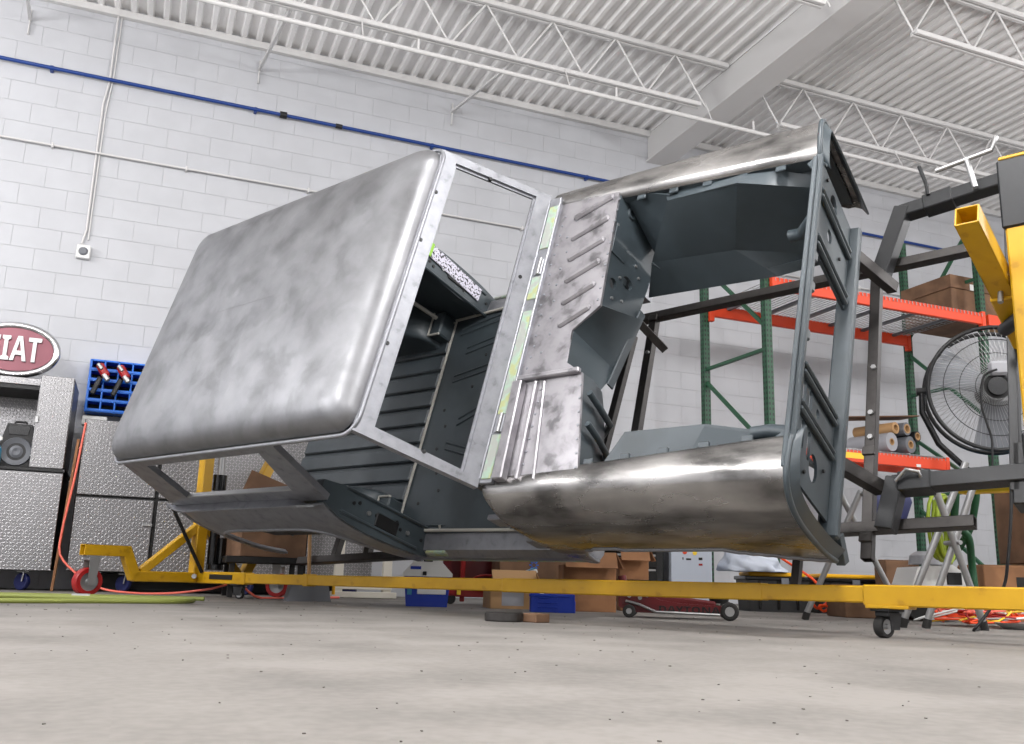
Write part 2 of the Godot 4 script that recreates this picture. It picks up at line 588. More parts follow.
	# knee braces
	for x in [[-1.45, "wall brace near the far end of the blue pipe"], [0.70, "thin white brace from joist to wall beside the vertical conduit"], [2.82, "thin white brace from joist to wall above the tilted car roof"]]:
		var kb := thing("wall_brace", x[1], "brace", Transform3D(), "joist braces at the block wall")
		part(kb, "strut", B.new().bar(Vector3(x[0] + 0.1, 5.06, -7.5), Vector3(x[0], 5.32, Z0 + 0.02), 0.03, 0.03), "steel_white")
		part(kb, "foot", B.new().bar(Vector3(x[0], 5.42, Z0 + 0.025), Vector3(x[0], 5.16, Z0 + 0.015), 0.04, 0.012), "steel_white")
	# blue compressed air pipe, conduits, outlet
	var bp := thing("air_pipe", "blue compressed air pipe running along the white block wall", "pipe")
	part(bp, "pipe", B.new().cyl(Vector3(X0 + 0.1, 4.84, Z0 + 0.065), Vector3(X1 - 0.2, 4.84, Z0 + 0.065), 0.0185, 12), "pipe_blue")
	for x in [0.98, 1.56]:
		part(bp, "coupling", B.new().cyl(Vector3(x - 0.035, 4.84, Z0 + 0.065), Vector3(x + 0.035, 4.84, Z0 + 0.065), 0.035 if x < 1 else 0.026, 10), "black")
	for k in 8:
		part(bp, "clip", B.new().bx(Vector3(-1.2 + k * 1.9, 4.84, Z0 + 0.036), Vector3(0.03, 0.05, 0.068), 0.003), "pipe_blue")
	var cd := thing("conduit_run", "thin painted conduit running level along the block wall", "conduit")
	part(cd, "conduit", B.new().cyl(Vector3(X0 + 0.1, 4.07, Z0 + 0.045), Vector3(X1 - 0.2, 4.07, Z0 + 0.045), 0.0105, 8), "steel_white")
	for k in 12:
		part(cd, "strap", B.new().bx(Vector3(-1.1 + k * 1.2, 4.07, Z0 + 0.03), Vector3(0.02, 0.05, 0.056), 0.003), "steel_white")
	var vc := thing("conduit_drop", "painted vertical conduit dropping from the roof to the wall outlet", "conduit")
	part(vc, "conduit", B.new().tube([Vector3(-0.69, 5.55, Z0 + 0.03), Vector3(-0.69, 4.84, Z0 + 0.018), Vector3(-0.72, 4.6, Z0 + 0.016), Vector3(-0.72, 4.07, Z0 + 0.016), Vector3(-0.715, 3.3, Z0 + 0.016), Vector3(-0.74, 3.15, Z0 + 0.02)], 0.0105, 8), "steel_white")
	part(vc, "cable", B.new().tube([Vector3(-0.655, 5.55, Z0 + 0.015), Vector3(-0.66, 4.9, Z0 + 0.012), Vector3(-0.69, 4.5, Z0 + 0.012), Vector3(-0.69, 3.2, Z0 + 0.012)], 0.008, 6), "steel_white")
	var ob := thing("wall_outlet", "small round wall outlet box below the vertical conduit", "outlet", at3(-0.715, 3.07, Z0))
	part(ob, "box", B.new().bx(Vector3(0, 0, 0.03), Vector3(0.12, 0.13, 0.06), 0.008), "white")
	part(ob, "socket", B.new().lathe(Transform3D(Basis(Vector3.RIGHT, PI / 2), Vector3(0, 0, 0.06)), [Vector2(0.0, 0.012), Vector2(0.028, 0.012), Vector2(0.042, 0.0)], 14), "grey_plastic")
	# high bay lamps over and behind the camera
	for k in LAMPS:
		var lf := thing("high_bay_lamp", "flat white high bay lamp hung from the roof deck", "lamp", at3(k[0], 3.90, k[1]), "high bay lamps")
		part(lf, "housing", B.new().bx(Vector3(0, 0.05, 0), Vector3(0.5, 0.09, 0.4), 0.01), "steel_white")
		part(lf, "lamp_panel", B.new().bx(Vector3(0, 0.0, 0), Vector3(0.46, 0.012, 0.36)), "lamp_glow")
		part(lf, "hanger", B.new().cyl(Vector3(0.2, 0.09, 0), Vector3(0.2, H - 3.90, 0), 0.006, 6), "zinc")
		part(lf, "hanger", B.new().cyl(Vector3(-0.2, 0.09, 0), Vector3(-0.2, H - 3.90, 0), 0.006, 6), "zinc")

func block(b: B, c: Vector3, w: float, h: float) -> void:
	var g := 0.0004
	var e := 0.0024
	var d := 0.0008
	var x := w / 2 - g
	var y := h / 2 - g
	var p := [Vector3(-x, -y, -d), Vector3(x, -y, -d), Vector3(x, y, -d), Vector3(-x, y, -d)]
	var q := [Vector3(-x + e, -y + e, 0), Vector3(x - e, -y + e, 0), Vector3(x - e, y - e, 0), Vector3(-x + e, y - e, 0)]
	b.quad(c + q[0], c + q[1], c + q[2], c + q[3], Vector3.BACK)
	for i in 4:
		var j := (i + 1) % 4
		var o: Vector3 = (q[i] + q[j]) * 0.5
		o = Vector3(signf(o.x) if absf(o.x) > x * 0.8 else 0.0, signf(o.y) if absf(o.y) > y * 0.8 else 0.0, 0)
		b.quad(c + p[i], c + p[j], c + q[j], c + q[i], (o + Vector3.BACK).normalized())

func deck_sheet(len: float) -> ArrayMesh:
	var b := B.new()
	var pr := []
	for k in 6:
		var x := k * 0.1524
		for q in [[0.0, 0.045], [0.078, 0.045], [0.095, 0.0], [0.136, 0.0], [0.1524, 0.045]]:
			pr.append(Vector2(x + q[0], q[1]))
	for i in pr.size() - 1:
		var p: Vector2 = pr[i]
		var q: Vector2 = pr[i + 1]
		if p.distance_to(q) < 1e-5:
			continue
		var nn := Vector3(q.y - p.y, p.x - q.x, 0).normalized()
		b.quad(Vector3(p.x, p.y, 0), Vector3(q.x, q.y, 0), Vector3(q.x, q.y, len), Vector3(p.x, p.y, len), nn)
	return b.mesh()

# ---------------------------------------------------------------- the car body
const WC := 1.68          # w of the far side mirrors to WC - w

func side(low: bool, w: float) -> float:
	return w if low else WC - w

func ring(f0: float, f1: float, w0: float, w1: float, r: float, n: float) -> Array:
	var o := []
	for c in [[f1 - r, w1 - r, 0.0], [f0 + r, w1 - r, 90.0], [f0 + r, w0 + r, 180.0], [f1 - r, w0 + r, 270.0]]:
		for k in 9:
			var a := deg_to_rad(c[2] + k * 11.25)
			o.append(L(c[0] + cos(a) * r, c[1] + sin(a) * r, n))
	return o

func lerp_curve(c: Array, t: float) -> Vector2:      # c: points (w, n), t in 0..1 over their length
	var total := 0.0
	for i in c.size() - 1:
		total += c[i].distance_to(c[i + 1])
	var d := t * total
	for i in c.size() - 1:
		var l: float = c[i].distance_to(c[i + 1])
		if d <= l or i == c.size() - 2:
			return c[i].lerp(c[i + 1], clampf(d / l, 0.0, 1.0))
		d -= l
	return c[-1]

func smooth_curve(c: Array, m: int) -> Array:
	var k := Curve2D.new()
	for i in c.size():
		var t: Vector2 = (c[mini(i + 1, c.size() - 1)] - c[maxi(i - 1, 0)]) / 6.0
		k.add_point(c[i], -t, t)
	var o := []
	for i in m + 1:
		o.append(k.sample_baked(k.get_baked_length() * i / m, true))
	return o

func panel_xf(o: Vector3, x: Vector3, y: Vector3) -> Transform3D:
	return Transform3D(Basis(x.normalized(), y.normalized(), x.cross(y).normalized()), o)

func car_body() -> void:
	var car := thing("vehicle_body", "bare metal and grey primer off-road vehicle body shell rolled onto its side in a rotisserie", "vehicle body", Transform3D(Basis(FV, NV, -WV), CAR_O))
	var UPN := Vector3(0, 1, 0)
	# roof skin, crowned with rounded edges
	var rows := []
	for k in [[0.0, 0.605], [0.004, 0.628], [0.014, 0.65], [0.03, 0.67], [0.055, 0.688], [0.09, 0.701], [0.15, 0.713], [0.25, 0.724], [0.4, 0.733], [0.6, 0.739], [0.7, 0.7405], [0.8195, 0.741]]:
		var d: float = k[0]
		rows.append(ring(-2.49 + d, -0.245 - d, 0.02 + d, 1.66 - d, maxf(0.10 - d * 0.13, 0.001) if d < 0.75 else 0.0004, k[1]))
	var rf := part(car, "roof", B.new().sheet(rows, 0.012, UPN, true), "steel", Transform3D(), "brushed bare metal roof skin")
	part(rf, "drip_rail", B.new().tube(ring(-2.505, -0.23, 0.005, 1.675, 0.10, 0.597), 0.011, 6, true), "steel_raw")
	var rr := B.new()
	for w in [0.055, 1.625]:
		rr.bar(L(-2.42, w, 0.575), L(-0.30, w, 0.575), 0.05, 0.06)
	rr.bar(L(-2.44, 0.1, 0.575), L(-2.44, 1.58, 0.575), 0.06, 0.06)
	part(rf, "roof_rail", rr, "primer")
	# windscreen frame, raked
	var up := L(-0.45, 0, 1.0).normalized()
	var xw := L(0, 1, 0)
	var wt := panel_xf(L(0, 0.84, 0), xw, up)      # z points forward-roofward
	var zs := 1.0 if wt.basis.z.dot(L(1, 0, 0)) > 0.0 else -1.0
	wt.origin += wt.basis.z * 0.02 * zs
	var wf := part(car, "windscreen_frame", holed(poly([-0.862, 0.0, 0.862, 0.0, 0.815, 0.655, -0.815, 0.655]), [poly([-0.814, 0.085, 0.814, 0.085, 0.772, 0.565, -0.772, 0.565])], 0.045), "steel_raw", wt, "raw steel windscreen surround")
	var lip := wt
	lip.origin -= wt.basis.z * 0.012 * zs
	part(wf, "pinch_weld", holed(poly([-0.82, 0.075, 0.82, 0.075, 0.78, 0.575, -0.78, 0.575]), [poly([-0.80, 0.097, 0.80, 0.097, 0.758, 0.553, -0.758, 0.553])], 0.012), "steel_raw", Transform3D(Basis(), Vector3(0, 0, -0.016 * zs)))
	for q in [[-0.35, 0.62], [0.25, 0.62], [0.55, 0.62], [0.78, 0.36], [0.3, 0.06], [-0.79, 0.3]]:  # black discs painted in for the darkness of open holes in the frame
		part(wf, "hole_disc", B.new().lathe(Transform3D(Basis(Vector3.RIGHT, PI / 2), Vector3(q[0], q[1], 0.0)), [Vector2(0, 0.004), Vector2(0.010, 0.004), Vector2(0.012, -0.01)], 10), "black")
	# cowl strip with filler, notches
	var cs := part(car, "cowl_strip", B.new().bar(L(0.05, 0.0, -0.01), L(0.045, 1.68, -0.01), 0.03, 0.085, L(1, 0, 0)), "steel_raw")
	for q in [[0.02, 0.25], [0.36, 0.95], [1.02, 1.16], [1.34, 1.62]]:
		part(cs, "filler_patch", B.new().bar(L(0.056, q[0], 0.007), L(0.056, q[1], 0.007), 0.008, 0.058, L(1, 0, 0)), "filler")
	part(cs, "seam", B.new().bar(L(0.094, 0.02, 0.003), L(0.092, 1.66, 0.003), 0.012, 0.008, L(1, 0, 0)), "steel_raw")
	part(cs, "seam", B.new().bar(L(0.018, 0.02, 0.008), L(0.018, 1.66, 0.008), 0.012, 0.008, L(1, 0, 0)), "steel_raw")
	for w in [0.31, 1.22]:
		part(cs, "latch_pocket", B.new().bx(L(0.055, w, 0.003), Vector3(0.05, 0.02, 0.1), 0.004), "steel_raw")
		part(cs, "hinge_pin", B.new().cyl(L(0.066, w - 0.05, 0.018), L(0.066, w + 0.05, 0.018), 0.009, 8), "zinc")
	# cowl plate in front of the windscreen
	var cpx := panel_xf(L(0, 0, -0.02), L(1, 0, 0), L(0, 1, 0))
	var cz := 1.0 if cpx.basis.z.dot(UPN) > 0 else -1.0
	var cp := part(car, "cowl_plate", B.new().prism(cpx, poly([0.06, 0.55, 0.06, 1.64, 0.467, 1.624, 0.498, 0.915, 0.356, 0.80, 0.364, 0.62, 0.455, 0.56]), -0.015 * cz), "steel_cowl", Transform3D(), "raw metal cowl plate with pressed ribs")
	part(cp, "lower_plate", B.new().prism(cpx, poly([0.06, 0.0, 0.06, 0.55, 0.475, 0.55, 0.577, 0.0]), -0.015 * cz), "steel_cowl")
	for k in 6:
		var w := 1.54 - k * 0.135
		var f := 0.20 + k * 0.012
		part(cp, "pressed_rib", B.new().bar(L(f, w - 0.03, -0.018), L(0.44, w + 0.055, -0.018), 0.036, 0.03, UPN, 0.011), "steel_cowl")
	part(cp, "channel", B.new().bar(L(0.14, 0.01, 0.005), L(0.12, 0.53, 0.005), 0.06, 0.05, UPN, 0.006), "steel_cowl")
	part(cp, "channel", B.new().bar(L(0.235, 0.01, -0.01), L(0.215, 0.53, -0.01), 0.02, 0.03, UPN, 0.006), "steel_cowl")
	part(cp, "fold", B.new().bar(L(0.33, 0.01, -0.016), L(0.26, 0.53, -0.016), 0.014, 0.016, UPN, 0.005), "steel_cowl")
	part(cp, "step_flange", B.new().bar(L(0.07, 0.555, -0.008), L(0.47, 0.555, -0.008), 0.03, 0.03, UPN, 0.006), "steel_cowl")
	var stud := B.new().lathe(Transform3D(), [Vector2(0, 0.006), Vector2(0.006, 0.005), Vector2(0.008, 0.0)], 8).mesh()
	var spots := []
	for k in 16:
		spots.append([0.115 + rng.randf_range(-0.006, 0.02), 0.62 + k * 0.062])
	for k in 9:
		spots.append([0.19 + rng.randf_range(-0.03, 0.03), 0.7 + k * 0.1])
	for k in 8:
		spots.append([0.245, 0.03 + k * 0.065])
	for k in 7:
		spots.append([0.47 + 0.012 * (7 - k), 0.06 + k * 0.07])
	for k in 10:
		spots.append([0.477, 0.95 + k * 0.068])
	for q in spots:
		part(cp, "stud", stud, "steel_raw", Transform3D(Basis(), L(q[0], q[1], -0.021)))
	# firewall behind the engine bay
	var fx := panel_xf(L(0.475, 0, 0), L(0, 1, 0), L(0, 0, 1))
	var fw := part(car, "firewall", holed(poly([0.92, -0.03, 1.63, -0.03, 1.60, -0.40, 1.38, -0.42, 1.05, -0.36, 0.92, -0.30]), [disc(Vector2(1.10, -0.11), 0.030), disc(Vector2(1.17, -0.22), 0.035, 16, 0.045)], 0.02), "primer", fx)
	part(fw, "pipe_hole_collar", B.new().lathe(Transform3D(Basis(Vector3.RIGHT, PI / 2), Vector3(1.55, -0.14, 0.0)), [Vector2(0.022, 0.012), Vector2(0.03, 0.012), Vector2(0.034, 0.0)], 14), "primer")
	part(fw, "cover_plate", B.new().bx(Vector3(1.34, -0.10, 0.004), Vector3(0.18, 0.12, 0.006), 0.002), "primer")
	for q in [[1.3, -0.26], [1.05, -0.20], [1.16, -0.15], [1.02, -0.12], [1.42, -0.05], [1.25, -0.30]]:
		part(fw, "bolt", B.new().lathe(Transform3D(Basis(Vector3.RIGHT, PI / 2), Vector3(q[0], q[1], 0.0)), [Vector2(0, 0.008), Vector2(0.008, 0.008), Vector2(0.009, 0.0)], 6), "zinc")
	# box below the plate step and the lower humps
	var hb := B.new()
	hb.sheet([[L(0.497, 0.92, -0.03), L(0.50, 1.03, -0.36)], [L(0.36, 0.80, -0.03), L(0.43, 0.72, -0.33)]], 0.012, L(1, -0.6, 0))
	hb.sheet([[L(0.36, 0.80, -0.03), L(0.43, 0.72, -0.33)], [L(0.365, 0.58, -0.03), L(0.42, 0.53, -0.22)]], 0.012, L(1, 0, 0))
	part(car, "firewall_recess", hb, "primer")
	part(car, "firewall_flange", B.new().bar(L(0.43, 0.62, -0.30), L(0.49, 1.08, -0.37), 0.05, 0.012, L(1, 0, 0)), "primer")
	var sec := [[0.565, -0.03, -0.10], [0.57, -0.08, -0.12], [0.50, -0.30, -0.22], [0.40, -0.33, -0.34]]
	var g := []
	for i in 9:
		var w := 0.56 - i * 0.065
		var bul := sin(PI * i / 8.0) * 0.06
		g.append([L(0.46 + (0.55 - w) * 0.17, w, -0.03), L(0.47 + (0.55 - w) * 0.16, w, -0.12 - bul * 0.3), L(0.44 + (0.55 - w) * 0.1, w, -0.24 - bul), L(0.34, w, -0.31 - bul)])
	part(car, "tunnel_cover", B.new().sheet(g, 0.012, L(1, 0, 0)), "primer")
	for w in [0.42, 0.26]:
		part(car, "tunnel_band", B.new().tube([L(0.50 + (0.55 - w) * 0.16, w + 0.03, -0.05), L(0.50 + (0.55 - w) * 0.16, w, -0.14), L(0.475 + (0.55 - w) * 0.1, w - 0.02, -0.29), L(0.38, w - 0.03, -0.38)], 0.016, 8), "primer")
	# toe board down to the floor
	part(car, "toe_board", B.new().sheet([[L(0.36, 0.06, -0.28), L(0.15, 0.06, -0.36), L(-0.46, 0.06, -0.765)], [L(0.36, 1.62, -0.28), L(0.15, 1.62, -0.36), L(-0.46, 1.62, -0.765)]], 0.012, L(0, 0, 1)), "primer")
	# floor
	var fp := part(car, "front_floor", B.new().bar(L(-0.915, 0.05, -0.77), L(-0.915, 1.63, -0.77), 0.92, 0.014, UPN), "primer")
	for q in [[-1.3, 1.52, -0.85, 1.60], [-1.2, 1.36, -0.8, 1.44], [-1.25, 1.15, -0.85, 1.22], [-1.1, 0.82, -0.7, 1.0], [-1.15, 0.66, -0.75, 0.55]]:
		for o in [0.0, 0.045]:
			part(fp, "pressed_bead", B.new().bar(L(q[0], q[1] - o, -0.763), L(q[2], q[3] - o, -0.763), 0.016, 0.016, UPN, 0.006), "primer")
	for q in [[-1.25, 0.9], [-1.2, 0.78], [-1.22, 0.62], [-1.0, 1.28], [-1.05, 1.05], [-1.15, 0.47], [-1.1, 0.33], [-1.25, 0.25], [-1.18, 0.49], [-1.16, 0.45]]:
		part(fp, "drain_plug", B.new().lathe(Transform3D(Basis(), L(q[0], q[1], -0.762)), [Vector2(0, 0.003), Vector2(0.010, 0.003), Vector2(0.012, 0.0)], 8), "black")
	# ribbed load floor: ribs run lengthwise
	var lf := part(car, "load_floor", B.new().bar(L(-2.0, 0.10, -0.775), L(-2.0, 1.62, -0.775), 1.26, 0.014, UPN), "primer")
	for k in 11:
		part(lf, "floor_rib", B.new().bar(L(-2.62, 0.19 + k * 0.135, -0.758), L(-1.385, 0.19 + k * 0.135, -0.758), 0.112, 0.026, UPN, 0.009), "primer")
	var sl := B.new()
	sl.cyl(L(-1.372, 0.10, -0.755), L(-1.372, 1.60, -0.755), 0.010, 6)
	sl.cyl(L(-2.2, 1.575, -0.74), L(-1.37, 1.575, -0.74), 0.010, 6)
	sl.cyl(L(-1.37, 1.60, -0.75), L(-0.5, 1.635, -0.75), 0.010, 6)
	sl.cyl(L(-0.46, 0.08, -0.755), L(-0.46, 1.60, -0.755), 0.010, 6)
	sl.cyl(L(-1.37, 0.07, -0.755), L(-0.2, 0.055, -0.74), 0.010, 6)
	sl.cyl(L(-1.0, 0.10, -0.755), L(-1.0, 0.07, -0.78), 0.009, 6)
	sl.cyl(L(-0.62, 0.42, -0.752), L(-0.46, 0.42, -0.752), 0.009, 6)
	sl.cyl(L(-0.62, 0.42, -0.752), L(-0.56, 0.22, -0.752), 0.009, 6)
	part(car, "seam_sealer", sl, "sealer")
	# transmission step beside the lower sill
	part(fp, "floor_step", B.new().sheet([[L(-1.37, 0.10, -0.755), L(-1.0, 0.10, -0.755), L(-0.72, 0.10, -0.80)], [L(-1.37, 0.06, -0.80), L(-1.0, 0.05, -0.80), L(-0.72, 0.06, -0.83)]], 0.01, L(0, 0, 1)), "primer")
	for low in [true, false]:
		side_panels(car, low)
	engine_bay(car)

func side_panels(car: Node3D, low: bool) -> void:
	var out := -1.0 if low else 1.0
	var UPN := Vector3(0, 1, 0)
	# upper side frame with the quarter window
	var tilt := L(0, -out * 0.14, 1.0).normalized()
	var t := panel_xf(L(0, side(low, -0.05), 0), L(1, 0, 0), tilt)
	var m := holed(poly([-2.63, 0.04, -1.08, 0.02, -0.93, 0.58, -2.47, 0.60]), [poly([-2.36, 0.13, -1.27, 0.13, -1.12, 0.50, -2.27, 0.50])], 0.035)
	var us := part(car, "quarter_window_frame", m, "steel_raw", t)
	part(us, "glass_channel", B.new().bar(Vector3(-2.37, 0.125, -0.017), Vector3(-1.27, 0.125, -0.017), 0.03, 0.02), "zinc")
	# quarter panel with wheel arch
	var prof := smooth_curve([Vector2(-0.03, 0.055), Vector2(-0.065, 0.0), Vector2(-0.098, -0.10), Vector2(-0.115, -0.25), Vector2(-0.115, -0.45), Vector2(-0.10, -0.70), Vector2(-0.06, -0.92)], 30)
	var g := []
	for i in 41:
		var f := lerpf(-2.70, -1.13, i / 40.0)
		var a := absf(f + 1.965) / 0.665
		var bot := -0.92 if a >= 1.0 else -0.92 + 0.69 * pow(1.0 - pow(a, 6.0), 0.3)
		var row := []
		var tail := clampf((-2.45 - f) / 0.25, 0.0, 1.0)
		for j in 19:
			var nn := lerpf(0.055, bot, pow(j / 18.0, 1.0))
			var w := -0.1
			for k in 30:
				if prof[k].y >= nn and prof[k + 1].y <= nn:
					w = lerpf(prof[k].x, prof[k + 1].x, (prof[k].y - nn) / maxf(prof[k].y - prof[k + 1].y, 1e-5))
					break
			row.append(L(f, side(low, w + tail * tail * 0.05), nn))
		g.append(row)
	var qp := part(car, "quarter_panel", B.new().sheet(g, 0.012, L(0, out, 0)), "steel_raw")
	var lip := []
	for i in range(3, 38):
		lip.append(g[i][18])
	part(qp, "arch_lip", B.new().tube(lip, 0.011, 6), "steel_raw")
	var tl := []
	for j in 19:
		tl.append(g[0][j])
	part(qp, "rear_lip", B.new().tube(tl, 0.018, 6), "steel_raw")
	# door jamb (B pillar) and the pillar above it
	var inner := PackedVector2Array()
	for k in range(0, 28):
		inner.append(Vector2(prof[k].x + 0.006, prof[k].y))
	inner.append(Vector2(0.06, -0.84))
	inner.append(Vector2(0.10, -0.5))
	inner.append(Vector2(0.085, -0.1))
	inner.append(Vector2(0.06, 0.06))
	var pts := PackedVector2Array()
	for q in inner:
		pts.append(Vector2(side(low, q.x), q.y))
	var jm := part(car, "door_jamb", B.new().prism(panel_xf(L(-1.18, 0, 0), L(0, 1, 0), L(0, 0, 1)), pts, 0.07 if panel_xf(Vector3.ZERO, L(0, 1, 0), L(0, 0, 1)).basis.z.x > 0 else -0.07), "primer")
	for n in [-0.3, -0.62]:
		part(jm, "striker_bolt", B.new().cyl(L(-1.13, side(low, 0.0), n), L(-1.10, side(low, 0.0), n), 0.014, 8), "zinc")
	for q in [[-0.18, 0.015], [-0.22, 0.03], [-0.36, 0.01], [-0.40, 0.02], [-0.52, 0.03], [-0.56, 0.0], [-0.74, 0.0]]:
		part(jm, "jamb_plug", B.new().cyl(L(-1.112, side(low, q[1]), q[0]), L(-1.104, side(low, q[1]), q[0]), 0.011, 8), "black")
	part(jm, "jamb_flange", B.new().bar(L(-1.105, side(low, 0.08), -0.1), L(-1.105, side(low, 0.085), -0.78), 0.016, 0.02, L(1, 0, 0), 0.006), "primer")
	part(jm, "striker_plate", B.new().bx(L(-1.106, side(low, -0.01), -0.45), Vector3(0.01, 0.18, 0.08), 0.004), "black")
	part(jm, "jamb_rib", B.new().bar(L(-1.108, side(low, -0.06), -0.1), L(-1.108, side(low, -0.06), -0.72), 0.02, 0.02, L(1, 0, 0), 0.006), "primer")
	# sill under the door
	var sx := panel_xf(L(-1.25, 0, 0), L(0, 1, 0), L(0, 0, 1))
	var sp := PackedVector2Array()
	for q in [[0.12, -0.765], [0.04, -0.765], [-0.045, -0.78], [-0.075, -0.83], [-0.065, -0.90], [-0.02, -0.93], [0.12, -0.93]]:
		sp.append(Vector2(side(low, q[0]), q[1]))
	var sill := part(car, "sill", B.new().prism(sx, sp, 1.36 if sx.basis.z.x > 0 else -1.36), "steel_raw")
	part(sill, "filler_patch", B.new().bx(L(-1.0, side(low, -0.06), -0.80), Vector3(0.16, 0.06, 0.02), 0.005), "filler")
	part(sill, "pinch_seam", B.new().bar(L(-1.22, side(low, -0.05), -0.915), L(0.1, side(low, -0.05), -0.915), 0.03, 0.016, UPN, 0.004), "filler")
	# front hinge pillar with two hinges
	var hp := part(car, "hinge_pillar", B.new().bar(L(0.0, side(low, 0.05), -0.02), L(-0.02, side(low, 0.05), -0.80), 0.10, 0.10, L(1, 0, 0), 0.008), "primer")
	for n in [-0.34, -0.66]:
		part(hp, "hinge", B.new().bx(L(-0.10, side(low, -0.05), n), Vector3(0.13, 0.11, 0.028), 0.005), "steel_raw")
		part(hp, "hinge_pin", B.new().cyl(L(-0.055, side(low, -0.06), n - 0.08), L(-0.055, side(low, -0.06), n + 0.08), 0.012, 8), "zinc")
	# inner side trim and the wheel house
	part(car, "inner_side_panel", B.new().sheet([[L(-2.66, side(low, 0.05), 0.02), L(-1.2, side(low, 0.05), 0.02)], [L(-2.66, side(low, 0.03), -0.5), L(-1.2, side(low, 0.03), -0.5)], [L(-2.66, side(low, 0.07), -0.77), L(-1.2, side(low, 0.07), -0.77)]], 0.01, L(0, -out, 0)), "primer")
	var wg := []
	for i in 13:
		var a := PI * i / 12.0
		var row := []
		var f := -1.95 - cos(a) * 0.50
		var n := -0.77 + pow(sin(a), 0.7) * 0.34
		for q in [[0.05, 0.0], [0.22, 0.0], [0.27, -0.012], [0.29, -0.05]]:
			row.append(L(f, side(low, q[0]), maxf(n + q[1], -0.775)))
		row.append(L(lerpf(f, -1.95, 0.05), side(low, 0.295), -0.775))
		wg.append(row)
	part(car, "wheel_house", B.new().sheet(wg, 0.01, UPN), "primer")
	part(car, "side_step", B.new().bx(L(-1.42, side(low, 0.16), -0.70), Vector3(0.10, 0.14, 0.18), 0.01), "primer")
	var sl := B.new()
	sl.cyl(L(-1.475, side(low, 0.07), -0.63), L(-1.475, side(low, 0.25), -0.63), 0.008, 6)
	sl.cyl(L(-1.475, side(low, 0.25), -0.63), L(-1.37, side(low, 0.25), -0.63), 0.008, 6)
	part(car, "seam_sealer", sl, "sealer")
	if not low:
		var mp := part(car, "masking_strip", B.new().bar(L(-1.10, 1.742, -0.06), L(-1.10, 1.695, -0.66), 0.095, 0.008, L(1, 0, 0)), "paper", Transform3D(), "printed paper masked along the door jamb")
		part(mp, "green_tape", B.new().bar(L(-1.098, 1.742, -0.05), L(-1.098, 1.735, -0.17), 0.098, 0.010, L(1, 0, 0)), "green_tape")
		part(car, "strap", B.new().tube([L(-1.5, side(low, 0.07), -0.05), L(-1.42, side(low, 0.1), -0.25), L(-1.46, side(low, 0.12), -0.32), L(-1.4, side(low, 0.14), -0.6)], 0.014, 8), "sealer", Transform3D(), "dirty white strap hanging inside the shell")

func fender_bottom(f: float) -> float:
	if f < 0.14:
		return -0.86
	if f < 0.36:
		var a := (f - 0.14) / 0.22
		return lerpf(-0.86, -0.50, sin(a * PI / 2))
	if f < 1.05:
		return -0.50
	return lerpf(-0.50, -0.74, (f - 1.05) / 0.55)

